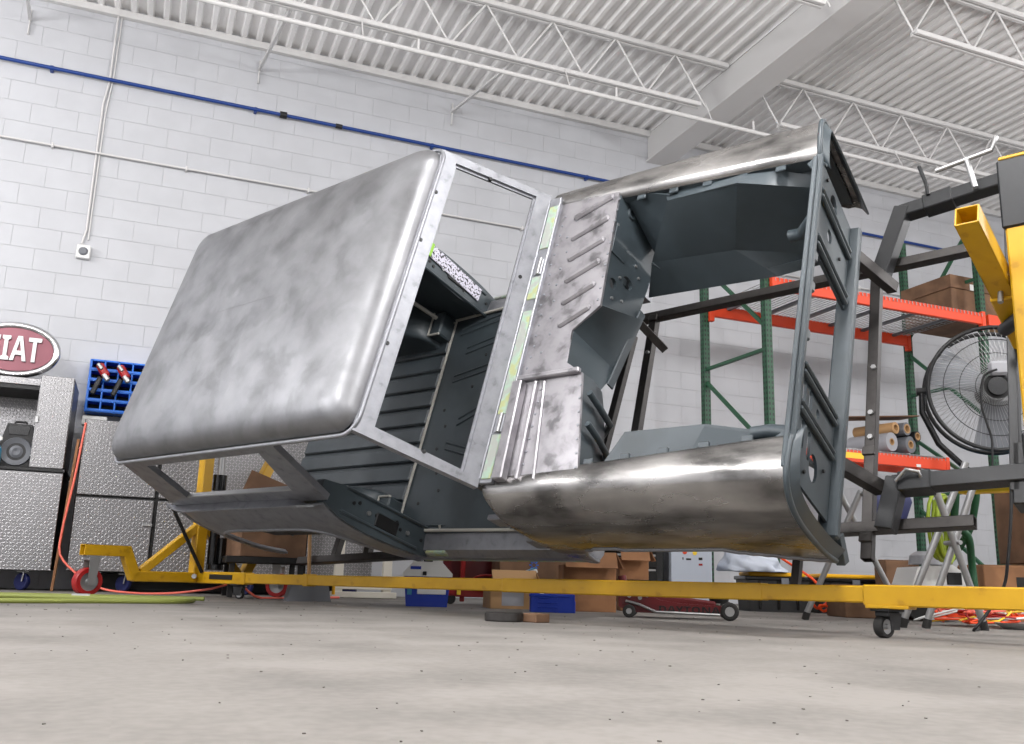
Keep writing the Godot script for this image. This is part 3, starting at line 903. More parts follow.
func engine_bay(car: Node3D) -> void:
	var UPN := Vector3(0, 1, 0)
	for low in [true, false]:
		var out := -1.0 if low else 1.0
		var g := []
		var frs := []
		for i in 49:
			frs.append(lerpf(0.02, 1.545, i / 48.0))
		var lipf := []
		var lipb := []
		for f in frs:
			var u: float = (f - 0.02) / 1.58
			var fl := lerpf(0.05, 0.15, u)
			var tp := 0.0 if low else 0.05 * u
			var bulge := clampf((f - 0.02) / 0.10, 0.0, 1.0)
			bulge = sqrt(1.0 - (1.0 - bulge) * (1.0 - bulge)) * 0.35 + 0.65
			var bl := bulge if low else 1.0
			var prof := smooth_curve([Vector2(fl, -0.045), Vector2(fl - 0.004, -0.03), Vector2(0.02, -0.012), Vector2(-0.055 * bl, -0.03), Vector2(-0.11 * bl, -0.10), Vector2(-0.138 * bl, -0.22), Vector2(-0.142 * bl, -0.40), Vector2(-0.135 * bl, -0.56), Vector2(-0.11 * bl, -0.74), Vector2(-0.07 * bl, -0.90)], 44)
			if not low:
				var bb := clampf((u - 0.25) / 0.75, 0.0, 1.0)
				var flat := smooth_curve([Vector2(fl, -0.045), Vector2(fl - 0.004, -0.03), Vector2(0.03, -0.008), Vector2(-0.035, -0.012), Vector2(-0.055, -0.04), Vector2(-0.07, -0.18), Vector2(-0.085, -0.38), Vector2(-0.095, -0.56), Vector2(-0.10, -0.74), Vector2(-0.09, -0.90)], 44)
				for k in 45:
					prof[k] = prof[k].lerp(flat[k], bb)
			var bot := fender_bottom(f)
			var row := []
			var cut := 44
			for k in 45:
				if prof[k].y < bot:
					cut = k
					break
			for j in 25:
				var p := lerpf(0, cut, j / 24.0)
				var k := mini(int(p), 43)
				var q: Vector2 = prof[k].lerp(prof[k + 1], p - k)
				var ff: float = f + (q.y * 0.13 if u > 0.9 else q.y * 0.13 * clampf((u - 0.5) / 0.4, 0.0, 1.0))
				row.append(L(ff, side(low, q.x + tp), q.y))
			g.append(row)
			lipb.append(row[24])
		for j in 25:
			lipf.append(g[48][j])
		var fe := part(car, "front_fender", B.new().sheet(g, 0.010, L(0, out, 0.3)), "steel_fender", Transform3D(), "sanded bare metal front fender")
		part(fe, "wheel_arch_lip", B.new().tube(lipb, 0.010, 6), "steel_raw")
		part(fe, "front_flange", B.new().tube(lipf, 0.012, 6), "primer")
		var lf2 := []
		for j in 25:
			lf2.append(g[48][j] + L(0.035, -out * 0.05, -0.005 if j > 6 else -0.03))
		part(fe, "front_lip_plate", B.new().sheet([lipf, lf2], 0.008, L(1, 0, 0)), "primer")
		var inn := []
		var inn2 := []
		for i in 49:
			inn.append(g[i][0] + L(0, 0, -0.004))
			inn2.append(g[i][0] + L(0, 0, -0.07))
		part(fe, "gutter_flange", B.new().sheet([inn, inn2], 0.01, L(0, -out, 0)), "primer")
		# dark inner skin of the fender
		var gi := []
		for i in range(2, 48, 3):
			var row := []
			for j in range(2, 24, 3):
				row.append(g[i][j] + L(0, -out * 0.022, -0.018 if j < 8 else 0.0))
			gi.append(row)
		part(fe, "inner_skin", B.new().sheet(gi, 0.006, L(0, -out, 0)), "primer")
		for k in 7:
			part(fe, "fixing_tab", B.new().bx(g[6 + k * 6][0] + L(0, -out * 0.012, -0.008), Vector3(0.05, 0.014, 0.03), 0.004), "primer")
		if not low:
			# wheel house panels hanging from the upper fender
			var p1 := L(0.75, 1.50, -0.06)
			var p2 := L(1.155, 1.45, -0.02)
			var p2b := L(1.48, 1.45, -0.2)
			var q1 := L(0.52, 1.36, -0.33)
			var q2 := L(0.98, 1.35, -0.37)
			var q3 := L(1.10, 1.29, -0.49)
			var q3b := L(1.36, 1.36, -0.56)
			var r1 := L(0.42, 1.26, -0.49)
			var r2 := L(0.66, 1.27, -0.53)
			var r3 := L(0.95, 1.26, -0.52)
			var r4 := L(1.14, 1.26, -0.53)
			var inr := L(0, -1, 0.2)
			var wh := part(car, "inner_fender", B.new().sheet([[p1, p2], [q1, q2]], 0.012, inr), "primer", Transform3D(), "folded grey wheel house panel")
			part(wh, "front_fold", B.new().sheet([[p2, p2b], [q2, q3b]], 0.012, inr), "primer")
			part(wh, "lower_fold", B.new().sheet([[q1, q2, q3], [r1, r3, r4]], 0.012, inr), "primer")
			part(wh, "corner_fold", B.new().sheet([[q2, q3b], [q3, q3b + L(0.0, 0.0, -0.02)]], 0.012, inr), "primer")
			part(wh, "toe_fold", B.new().sheet([[q3, q3b], [r4, q3b + L(-0.02, -0.02, -0.05)]], 0.012, inr), "primer")
			part(wh, "crease", B.new().tube([q1, q1.lerp(r2, 0.5) , q3], 0.006, 6), "primer")
			part(wh, "top_fold", B.new().sheet([[p1, p2, p2b], [L(0.7, 1.60, -0.08), L(1.15, 1.60, -0.08), L(1.5, 1.56, -0.12)]], 0.012, UPN), "primer")
			part(wh, "bump_stop", B.new().tube([L(1.30, 1.30, -0.30), L(1.36, 1.30, -0.30), L(1.5, 1.30, -0.16)], 0.03, 10), "primer")
			part(car, "cowl_side", B.new().sheet([[L(0.47, 1.63, -0.03), L(0.76, 1.53, -0.06)], [L(0.47, 1.57, -0.42), L(0.53, 1.40, -0.36)]], 0.012, L(0, -1, 0)), "primer")
		else:
			var a1 := L(0.60, 0.05, -0.10)
			var a2 := L(0.73, 0.25, -0.09)
			var b1 := L(1.02, 0.05, -0.12)
			var b2 := L(1.13, 0.25, -0.09)
			var c2 := L(1.35, 0.22, -0.13)
			var c1 := L(1.30, 0.06, -0.15)
			var d2 := L(1.52, 0.14, -0.18)
			var d1 := L(1.52, 0.06, -0.18)
			var wl := part(car, "inner_fender", B.new().sheet([[a1, b1], [a2, b2]], 0.012, UPN), "primer", Transform3D(), "folded grey wheel house panel")
			part(wl, "front_fold", B.new().sheet([[b1, c1, d1], [b2, c2, d2]], 0.012, UPN), "primer")
			part(wl, "inner_wall", B.new().sheet([[a2, b2, c2, d2], [L(0.62, 0.30, -0.5), L(1.10, 0.32, -0.5), L(1.3, 0.30, -0.5), L(1.46, 0.2, -0.5)]], 0.012, L(0, 1, 0)), "primer")
			part(wl, "bump_stop", B.new().tube([L(1.33, 0.20, -0.12), L(1.40, 0.21, -0.13), L(1.5, 0.19, -0.12)], 0.03, 10), "primer")
	# radiator support across the front: a frame of two posts with pressed end panels
	var yv := L(0.138, 0, 1.0).normalized()
	var t := panel_xf(L(1.545, 0, 0.0), L(0, 1, 0), yv)      # x across, y roofward
	var ru := part(car, "radiator_support", B.new().bar(t * Vector3(0.02, -0.045, 0), t * Vector3(1.50, -0.045, 0), 0.034, 0.035, t.basis.y, 0.006), "primer", Transform3D(), "grey primed radiator support with two posts and pressed end panels")
	part(ru, "post", B.new().bar(t * Vector3(-0.06, -0.61, 0), t * Vector3(1.50, -0.61, 0), 0.085, 0.05, t.basis.y, 0.008), "primer")
	part(ru, "post_flange", B.new().bar(t * Vector3(0.0, -0.015, -0.012), t * Vector3(1.47, -0.015, -0.012), 0.02, 0.012, t.basis.y, 0.003), "primer")
	var zt := 1.0 if t.basis.z.x > 0 else -1.0
	part(ru, "end_panel", holed(poly([1.03, -0.58, 1.49, -0.58, 1.49, -0.06, 1.03, -0.06]), [disc(Vector2(1.40, -0.29), 0.055, 20), disc(Vector2(1.22, -0.27), 0.034, 16)], 0.012), "primer", t)
	var slot := func(x: float, y: float, hl: float) -> PackedVector2Array:
		var o := PackedVector2Array()
		for k in 12:
			var a := TAU * k / 12
			o.append(Vector2(x + cos(a) * 0.022 + (hl if cos(a) > 0 else -hl), y + sin(a) * 0.022))
		return o
	part(ru, "end_panel", holed(poly([0.0, -0.58, 0.49, -0.58, 0.49, -0.06, 0.0, -0.06]), [slot.call(0.372, -0.14, 0.035), slot.call(0.366, -0.225, 0.035), slot.call(0.20, -0.16, 0.04), slot.call(0.19, -0.25, 0.04), disc(Vector2(0.13, -0.33), 0.058, 20), disc(Vector2(0.37, -0.33), 0.022, 14)], 0.012), "primer", t)
	for w in [1.335, 1.30, 1.09, 1.05, 0.47, 0.435, 0.305, 0.275]:
		part(ru, "pressed_rib", B.new().bar(t * Vector3(w, -0.07, 0.01 * zt), t * Vector3(w - 0.004, -0.56, 0.01 * zt), 0.02, 0.022, L(1, 0, 0), 0.006), "primer")
	for q in [[1.44, -0.15], [1.2, -0.42], [0.06, -0.2], [0.17, -0.45], [0.44, -0.4], [0.29, -0.1]]:
		part(ru, "bolt", B.new().lathe(Transform3D(Basis(Vector3.BACK, -PI / 2), t * Vector3(q[0], q[1], 0.004 * zt)), [Vector2(0, 0.008), Vector2(0.008, 0.008), Vector2(0.009, 0.0)], 6), "black")
	part(ru, "corner_gusset", B.new().bar(L(1.54, 1.43, -0.05), L(1.50, 1.49, -0.05), 0.06, 0.012, UPN, 0.004), "primer")
	part(ru, "corner_gusset", B.new().bar(L(1.54, 0.16, -0.05), L(1.46, 0.10, -0.05), 0.06, 0.012, UPN, 0.004), "primer")
	for q in [[0.62, -0.1], [0.85, -0.1], [1.0, -0.1]]:
		part(ru, "cage_nut", B.new().bx(t * Vector3(q[0], q[1], -0.01 * zt), Vector3(0.03, 0.05, 0.05), 0.006), "primer")
	# front fixings of the lower fender
	part(car, "tow_tab", B.new().bar(cwl(1.45, 0.0, -0.72), cwl(1.45, -0.10, -0.80), 0.04, 0.05), "primer")

func cwl(f: float, w: float, n: float) -> Vector3:
	return L(f, w, n)

func jig_frame() -> void:
	var j := thing("steel_jig", "dark bare steel tube jig bolted under the vehicle body shell", "jig", Transform3D(Basis(), cw(1.41, 0.1, -1.1)))
	var o := -j.position
	var tb := func(called: String, a: Vector3, b: Vector3, w: float) -> void:
		part(j, called, B.new().hollow(a + o, b + o, w, w, NV, 0.005), "jig")
	tb.call("long_rail", cw(-0.16, 1.565, -1.1), cw(1.86, 1.62, -1.1), 0.052)
	tb.call("long_rail", cw(-2.75, -0.02, -1.1), cw(1.885, 0.193, -1.1), 0.052)
	tb.call("upright", cw(1.435, 0.02, -1.1), cw(1.395, 1.64, -1.1), 0.05)
	tb.call("upright", cw(0.065, 0.15, -1.1), cw(0.035, 1.58, -1.1), 0.05)
	tb.call("upright", cw(-0.235, 0.3, -1.16), cw(-0.15, 1.5, -1.16), 0.045)
	tb.call("upright", cw(-2.35, 0.0, -1.1), cw(-2.35, 0.55, -1.1), 0.05)
	tb.call("upright", cw(-2.0, 0.0, -1.1), cw(-2.0, 0.5, -1.05), 0.05)
	tb.call("cross_tube", cw(-2.35, 0.28, -0.75), cw(-2.3, 0.26, -1.15), 0.06)
	tb.call("stub", cw(0.14, 1.36, -0.5), cw(0.17, 1.30, -1.06), 0.045)
	tb.call("stub", cw(1.44, 1.40, -0.63), cw(1.53, 1.385, -0.98), 0.055)
	tb.call("stub", cw(1.40, 0.33, -0.63), cw(1.52, 0.32, -1.0), 0.06)
	tb.call("stub", cw(-1.6, 0.10, -0.93), cw(-1.6, 0.06, -1.1), 0.05)
	tb.call("hanger", cw(1.22, 0.0, -0.86), cw(1.22, -0.24, -0.86), 0.036)
	for q in [[1.42, 1.0], [1.425, 0.62], [0.05, 1.3], [1.42, 0.75]]:
		part(j, "bolt", B.new().lathe(Transform3D(Basis(B.frame(NV, WV).x, NV, B.frame(NV, WV).y), cw(q[0], q[1], -1.072) + o), [Vector2(0, 0.012), Vector2(0.013, 0.012), Vector2(0.013, 0.0)], 6), "zinc")
	for q in [[1.42, 0.55], [1.40, 1.56], [1.43, 0.12], [0.04, 1.55]]:
		part(j, "clamp_block", B.new().box(Transform3D(Basis(FV, WV, NV), cw(q[0], q[1], -1.075) + o), Vector3(0.06, 0.045, 0.02), 0.004), "jig")

func caster(parent: Node3D, at: Vector3, wheel_r: float, plate_y: float, turn: float, wheel_mat: String, fork_mat: String) -> void:
	var t := Transform3D(Basis(Vector3.UP, deg_to_rad(turn)), at)
	var c := part(parent, "caster", B.new().bx(Vector3(0, plate_y - 0.006, 0), Vector3(0.10, 0.012, 0.09), 0.003), fork_mat, t)
	var w := wheel_r * 0.42
	part(c, "tyre", B.new().lathe(Transform3D(Basis(Vector3.BACK, PI / 2), Vector3(0.02, wheel_r, 0)), [Vector2(wheel_r * 0.66, -w), Vector2(wheel_r * 0.94, -w), Vector2(wheel_r, -w * 0.7), Vector2(wheel_r, w * 0.7), Vector2(wheel_r * 0.94, w), Vector2(wheel_r * 0.66, w)], 28), wheel_mat, Transform3D(Basis(Vector3.UP, PI / 2), Vector3(0, 0, 0)))
	part(c, "hub", B.new().lathe(Transform3D(Basis(Vector3.BACK, PI / 2), Vector3(0.02, wheel_r, 0)), [Vector2(0, -w * 1.15), Vector2(wheel_r * 0.2, -w * 1.15), Vector2(wheel_r * 0.25, -w * 0.7), Vector2(wheel_r * 0.66, -w * 0.8), Vector2(wheel_r * 0.66, w * 0.8), Vector2(wheel_r * 0.25, w * 0.7), Vector2(wheel_r * 0.2, w * 1.15), Vector2(0, w * 1.15)], 20), "zinc", Transform3D(Basis(Vector3.UP, PI / 2), Vector3(0, 0, 0)))
	var fk := B.new()
	for s in [-1, 1]:
		fk.prism(panel_xf(Vector3(0, 0, s * (w + 0.012)), Vector3.RIGHT, Vector3.UP), poly([-0.025, wheel_r * 0.75, 0.025, wheel_r * 0.75, 0.04, plate_y - 0.02, -0.03, plate_y - 0.02]), 0.005)
	fk.bx(Vector3(0, plate_y - 0.022, 0), Vector3(0.07, 0.02, w * 2 + 0.03), 0.003)
	part(c, "fork", fk, fork_mat)

func rotisserie() -> void:
	var base := rs(-1.4, 3.9, 0)
	var r := thing("car_rotisserie", "yellow wheeled car rotisserie stand holding the tilted vehicle body", "rotisserie", Transform3D(Basis(), base))
	var o := -base
	var y := func(f: float) -> float:
		return lerpf(0.143, 0.172, (f + 6.3) / 5.5)
	part(r, "base_beam", B.new().bar(rs(-6.5, 3.9, y.call(-6.5)) + o, rs(-0.75, 3.9, y.call(-0.75)) + o, 0.068, 0.068, Vector3.UP, 0.006), "yellow")
	part(r, "beam_sleeve", B.new().bar(rs(-1.46, 3.9, y.call(-1.46) - 0.003) + o, rs(-0.5, 3.9, y.call(-0.5) - 0.003) + o, 0.088, 0.084, Vector3.UP, 0.006), "yellow")
	part(r, "beam_sleeve", B.new().bar(rs(-6.6, 3.9, y.call(-6.6)) + o, rs(-5.85, 3.9, y.call(-5.85)) + o, 0.085, 0.085, Vector3.UP, 0.006), "yellow")
	part(r, "beam_sleeve", B.new().bar(rs(-3.42, 3.9, y.call(-3.42)) + o, rs(-1.9, 3.9, y.call(-1.9)) + o, 0.076, 0.074, Vector3.UP, 0.006), "yellow")
	part(r, "joint_band", B.new().bar(rs(-5.18, 3.9, y.call(-5.2)) + o, rs(-5.13, 3.9, y.call(-5.2)) + o, 0.08, 0.08, Vector3.UP, 0.004), "yellow")
	part(r, "caster_plate", B.new().bar(rs(-1.45, 3.9, 0.122) + o, rs(-1.28, 3.9, 0.122) + o, 0.10, 0.014, Vector3.UP, 0.003), "yellow")
	caster(r, rs(-1.38, 3.9, 0) + o, 0.045, 0.116, 10, "rubber", "black")
	caster(r, rs(-5.97, 3.9, 0) + o, 0.034, 0.105, -30, "rubber", "black")
	# rear cross foot with raised ends
	var zc := -6.5
	var ft := part(r, "cross_foot", B.new().bar(rs(zc, 3.36, 0.14) + o, rs(zc, 4.28, 0.14) + o, 0.075, 0.075, Vector3.UP, 0.006), "yellow")
	part(ft, "drop_leg", B.new().bar(rs(zc, 3.38, 0.12) + o, rs(zc, 3.28, 0.335) + o, 0.075, 0.075, FV, 0.006), "yellow")
	part(ft, "drop_leg", B.new().bar(rs(zc, 4.26, 0.12) + o, rs(zc, 4.36, 0.335) + o, 0.075, 0.075, FV, 0.006), "yellow")
	part(ft, "raised_end", B.new().hollow(rs(zc, 2.98, 0.31) + o, rs(zc, 3.31, 0.31) + o, 0.075, 0.075, Vector3.UP, 0.006), "yellow")
	part(ft, "raised_end", B.new().hollow(rs(zc, 4.33, 0.31) + o, rs(zc, 4.68, 0.31) + o, 0.075, 0.075, Vector3.UP, 0.006), "yellow")
	caster(r, rs(zc, 3.05, 0) + o, 0.095, 0.272, 25, "red", "zinc")
	caster(r, rs(zc, 4.60, 0) + o, 0.095, 0.272, -28, "red", "zinc")
	part(ft, "maker_plate", B.new().box(Transform3D(Basis(SV, Vector3.UP, FV), rs(-6.15, 3.9, 0.15) + o) * Transform3D(Basis(Vector3.UP, PI / 2), Vector3(-0.046, 0, 0)), Vector3(0.30, 0.035, 0.004), 0.001), "black")
	part(ft, "clamp_bolt", B.new().cyl(rs(-6.46, 3.83, 0.15) + o, rs(-6.42, 3.80, 0.15) + o, 0.018, 8), "zinc")
	# rear post with its braces and lifting ram
	var po := part(r, "rear_post", B.new().bar(rs(zc, 3.86, 0.17) + o, rs(zc, 3.86, 1.42) + o, 0.085, 0.085, FV, 0.006), "yellow")
	part(po, "brace", B.new().bar(rs(zc, 3.42, 0.17) + o, rs(zc, 3.84, 0.52) + o, 0.06, 0.06, FV, 0.005), "yellow")
	part(po, "brace", B.new().bar(rs(zc, 4.22, 0.17) + o, rs(zc, 3.90, 0.52) + o, 0.06, 0.06, FV, 0.005), "yellow")
	part(po, "ram_body", B.new().cyl(rs(zc + 0.03, 3.97, 0.20) + o, rs(zc + 0.03, 3.97, 0.62) + o, 0.042, 14), "black_gloss")
	part(po, "ram_collar", B.new().cyl(rs(zc + 0.03, 3.97, 0.80) + o, rs(zc + 0.03, 3.97, 0.92) + o, 0.052, 14), "black_gloss")
	part(po, "ram_rod", B.new().cyl(rs(zc + 0.03, 3.97, 0.60) + o, rs(zc + 0.03, 3.97, 1.32) + o, 0.026, 12), "zinc")
	part(po, "pump", B.new().box(Transform3D(Basis(SV, Vector3.UP, FV), rs(zc + 0.06, 4.03, 0.34) + o), Vector3(0.09, 0.2, 0.09), 0.01), "black_gloss")
	part(po, "pump_base", B.new().cyl(rs(zc + 0.06, 3.98, 0.2) + o, rs(zc + 0.06, 3.98, 0.24) + o, 0.06, 14), "black_gloss")
	part(po, "pump_handle", B.new().cyl(rs(zc + 0.1, 3.85, 0.18) + o, rs(zc + 0.1, 3.56, 0.64) + o, 0.014, 8), "black")
	part(po, "head_arm", B.new().bar(rs(zc + 0.1, 4.18, 0.66) + o, rs(zc + 0.1, 4.42, 1.15) + o, 0.08, 0.07, FV, 0.006), "yellow")
	part(po, "hub", B.new().cyl(rs(zc - 0.06, 3.95, 1.30) + o, rs(zc + 0.4, 3.95, 1.30) + o, 0.06, 16), "arm")
	part(po, "head_arm", B.new().bar(rs(zc + 0.32, 3.55, 1.15) + o, rs(zc + 0.32, 4.4, 1.42) + o, 0.07, 0.07, FV, 0.006), "arm")
	part(po, "body_mount", B.new().bar(rs(zc + 0.32, 4.3, 1.4) + o, cw(-2.6, 0.9, -0.75) + o, 0.05, 0.05), "arm")
	# front post and the turning head
	var fp := part(r, "front_post", B.new().bar(rs(-0.79, 4.05, 0.2) + o, rs(-0.79, 4.05, 1.68) + o, 0.115, 0.115, FV, 0.008), "yellow")
	part(fp, "post_sleeve", B.new().bar(rs(-0.79, 4.05, 1.64) + o, rs(-0.79, 4.05, 1.94) + o, 0.135, 0.135, FV, 0.008), "arm")
	part(fp, "post_cap", B.new().bar(rs(-0.79, 4.05, 1.94) + o, rs(-0.79, 4.05, 1.955) + o, 0.12, 0.12, FV, 0.004), "yellow")
	part(fp, "post_sleeve", B.new().bar(rs(-0.79, 4.05, 0.55) + o, rs(-0.79, 4.05, 0.80) + o, 0.135, 0.135, FV, 0.008), "arm")
	part(fp, "foot_gusset", B.new().bar(rs(-0.79, 4.05, 0.2) + o, rs(-0.55, 3.95, 0.2) + o, 0.1, 0.06), "yellow")
	part(fp, "hub", B.new().cyl(rs(-0.80, 4.05, 1.30) + o, rs(-0.95, 4.3, 1.30) + o, 0.03, 16), "arm")
	var hd := part(r, "turning_head", B.new().hollow(cw(2.12, 1.06, -0.12) + o, cw(2.12, 1.03, -0.66) + o, 0.088, 0.088, WV, 0.007), "yellow")
	part(hd, "outer_sleeve", B.new().bar(cw(2.12, 1.03, -0.62) + o, cw(2.12, 0.99, -1.06) + o, 0.102, 0.102, WV, 0.006), "yellow")
	part(hd, "lock_pin", B.new().cyl(cw(2.12, 1.12, -0.58) + o, cw(2.12, 0.94, -0.58) + o, 0.011, 8), "zinc")
	part(hd, "lock_pin", B.new().cyl(cw(2.22, 1.05, -0.56) + o, cw(2.14, 1.05, -0.56) + o, 0.011, 8), "zinc")
	part(hd, "spine", B.new().bar(cw(2.07, 0.28, -1.0) + o, cw(2.05, 2.02, -1.0) + o, 0.04, 0.05, NV, 0.004), "arm")
	part(hd, "spine_socket", B.new().bar(cw(2.10, 1.82, -1.03) + o, cw(2.10, 2.06, -1.03) + o, 0.12, 0.11, NV, 0.006), "arm")
	part(hd, "spine_socket", B.new().bar(cw(2.12, 0.22, -1.03) + o, cw(2.12, 0.5, -1.03) + o, 0.12, 0.11, NV, 0.006), "arm")
	var ua := part(r, "upper_arm", B.new().bar(cw(2.10, 1.925, -1.0) + o, cw(1.54, 1.855, -1.0) + o, 0.075, 0.075, WV, 0.005), "arm", Transform3D(), "dark grey bracket arm")
	part(ua, "arm_sleeve", B.new().bar(cw(1.80, 1.888, -1.0) + o, cw(1.66, 1.87, -1.0) + o, 0.09, 0.09, WV, 0.005), "arm")
	part(ua, "drop_leg", B.new().bar(cw(1.555, 1.885, -1.0) + o, cw(1.455, 1.49, -1.0) + o, 0.08, 0.08, NV, 0.005), "arm")
	part(ua, "t_handle", B.new().cyl(cw(1.92, 1.86, -0.93) + o, cw(1.885, 2.03, -0.90) + o, 0.014, 10), "zinc")
	part(ua, "t_handle_bar", B.new().tube([cw(1.74, 2.0, -0.9) + o, cw(2.0, 2.045, -0.9) + o, cw(2.02, 2.12, -0.9) + o], 0.013, 10), "zinc")
	part(ua, "hook_pin", B.new().tube([cw(1.69, 1.90, -0.95) + o, cw(1.68, 1.97, -0.95) + o, cw(1.64, 2.10, -0.95) + o], 0.010, 8), "arm")
	var la := part(r, "lower_arm", B.new().bar(cw(2.14, 0.36, -1.0) + o, cw(1.57, 0.335, -1.0) + o, 0.075, 0.075, WV, 0.005), "arm", Transform3D(), "dark grey bracket arm")
	part(la, "arm_sleeve", B.new().bar(cw(1.74, 0.343, -1.0) + o, cw(1.60, 0.337, -1.0) + o, 0.092, 0.092, WV, 0.005), "arm")
	part(la, "drop_leg", B.new().bar(cw(1.585, 0.365, -1.0) + o, cw(1.545, 0.12, -1.0) + o, 0.08, 0.08, NV, 0.005), "arm")
	part(la, "lock_handle", B.new().tube([cw(1.60, 0.33, -0.94) + o, cw(1.65, 0.375, -0.92) + o, cw(1.70, 0.365, -0.93) + o, cw(1.70, 0.35, -0.96) + o], 0.008, 8), "zinc")

# ---------------------------------------------------------------- things along the wall and on the floor
func box_of_card(label: String, at: Transform3D, s: Vector3, m := "card", open := false, group := "cardboard boxes") -> Node3D:
	var t := thing("cardboard_box", label, "box", at, group)
	if open:
		var b := B.new()
		b.bx(Vector3(0, 0.004, 0), Vector3(s.x, 0.008, s.z))
		for q in [[0, s.z / 2, s.x, 0.008], [0, -s.z / 2, s.x, 0.008], [s.x / 2, 0, 0.008, s.z], [-s.x / 2, 0, 0.008, s.z]]:
			b.bx(Vector3(q[0], s.y / 2, q[1]), Vector3(q[2], s.y, q[3]), 0.002)
		part(t, "carton", b, m)
		part(t, "flap", B.new().box(Transform3D(Basis(Vector3.RIGHT, 0.9), Vector3(0, s.y + 0.03, s.z / 2 + 0.05)), Vector3(s.x, 0.006, 0.13)), m)
		part(t, "flap", B.new().box(Transform3D(Basis(Vector3.BACK, -1.1), Vector3(s.x / 2 + 0.03, s.y + 0.03, 0)), Vector3(0.11, 0.006, s.z)), m)
	else:
		part(t, "carton", B.new().bx(Vector3(0, s.y / 2, 0), s, 0.006), m)
		part(t, "flap", B.new().bx(Vector3(0, s.y + 0.002, s.z * 0.25), Vector3(s.x - 0.01, 0.005, s.z * 0.48), 0.001), m)
		part(t, "flap", B.new().bx(Vector3(0, s.y + 0.002, -s.z * 0.25), Vector3(s.x - 0.01, 0.005, s.z * 0.48), 0.001), m)
		part(t, "tape", B.new().bx(Vector3(0, s.y + 0.005, 0), Vector3(s.x, 0.002, 0.05)), "wood")
	return t

func coil(c: Vector3, r: float, turns: int, seed_: int, flat: float, dir: Basis) -> Array:
	var g := RandomNumberGenerator.new()
	g.seed = seed_
	var p := []
	for k in turns * 18:
		var a := TAU * k / 18.0
		var rr := r * (1.0 + 0.12 * sin(a * 0.37 + seed_)) + g.randf_range(-0.006, 0.006)
		p.append(c + dir * Vector3(cos(a) * rr, sin(a) * rr * flat, 0.03 * sin(a * 0.23 + 1.0)))
	return p

func text(parent: Node3D, called: String, s: String, size: float, depth: float, m: String, at: Transform3D, stretch := 1.0) -> void:
	var t := TextMesh.new()
	t.text = s
	var f := SystemFont.new()
	f.font_names = PackedStringArray(["Droid Sans"])
	f.font_weight = 700
	t.font = f
	t.font_size = 64
	t.pixel_size = size / 46.0
	t.depth = depth
	t.curve_step = 2.0
	part(parent, called, t, m, at * Transform3D(Basis.from_scale(Vector3(stretch, 1, 1)), Vector3.ZERO))

func wheel_small(parent: Node3D, at: Vector3, r: float, m: String) -> void:
	var c := part(parent, "caster", B.new().bx(at + Vector3(0, r * 2 + 0.012, 0), Vector3(0.09, 0.012, 0.09), 0.003), "zinc")
	part(c, "wheel", B.new().lathe(Transform3D(Basis(Vector3.BACK, PI / 2) , at + Vector3(0, r, 0)) * Transform3D(Basis(Vector3.RIGHT, 0.9), Vector3.ZERO), [Vector2(0, -0.022), Vector2(r * 0.9, -0.022), Vector2(r, -0.014), Vector2(r, 0.014), Vector2(r * 0.9, 0.022), Vector2(0, 0.022)], 20), m)
	part(c, "fork", B.new().bar(at + Vector3(0.01, r * 2 + 0.01, 0.035), at + Vector3(0.0, r, 0.035), 0.05, 0.01), "zinc")

func background() -> void:
	cabinets()
	pallet_rack()
	floor_things()
	right_things()

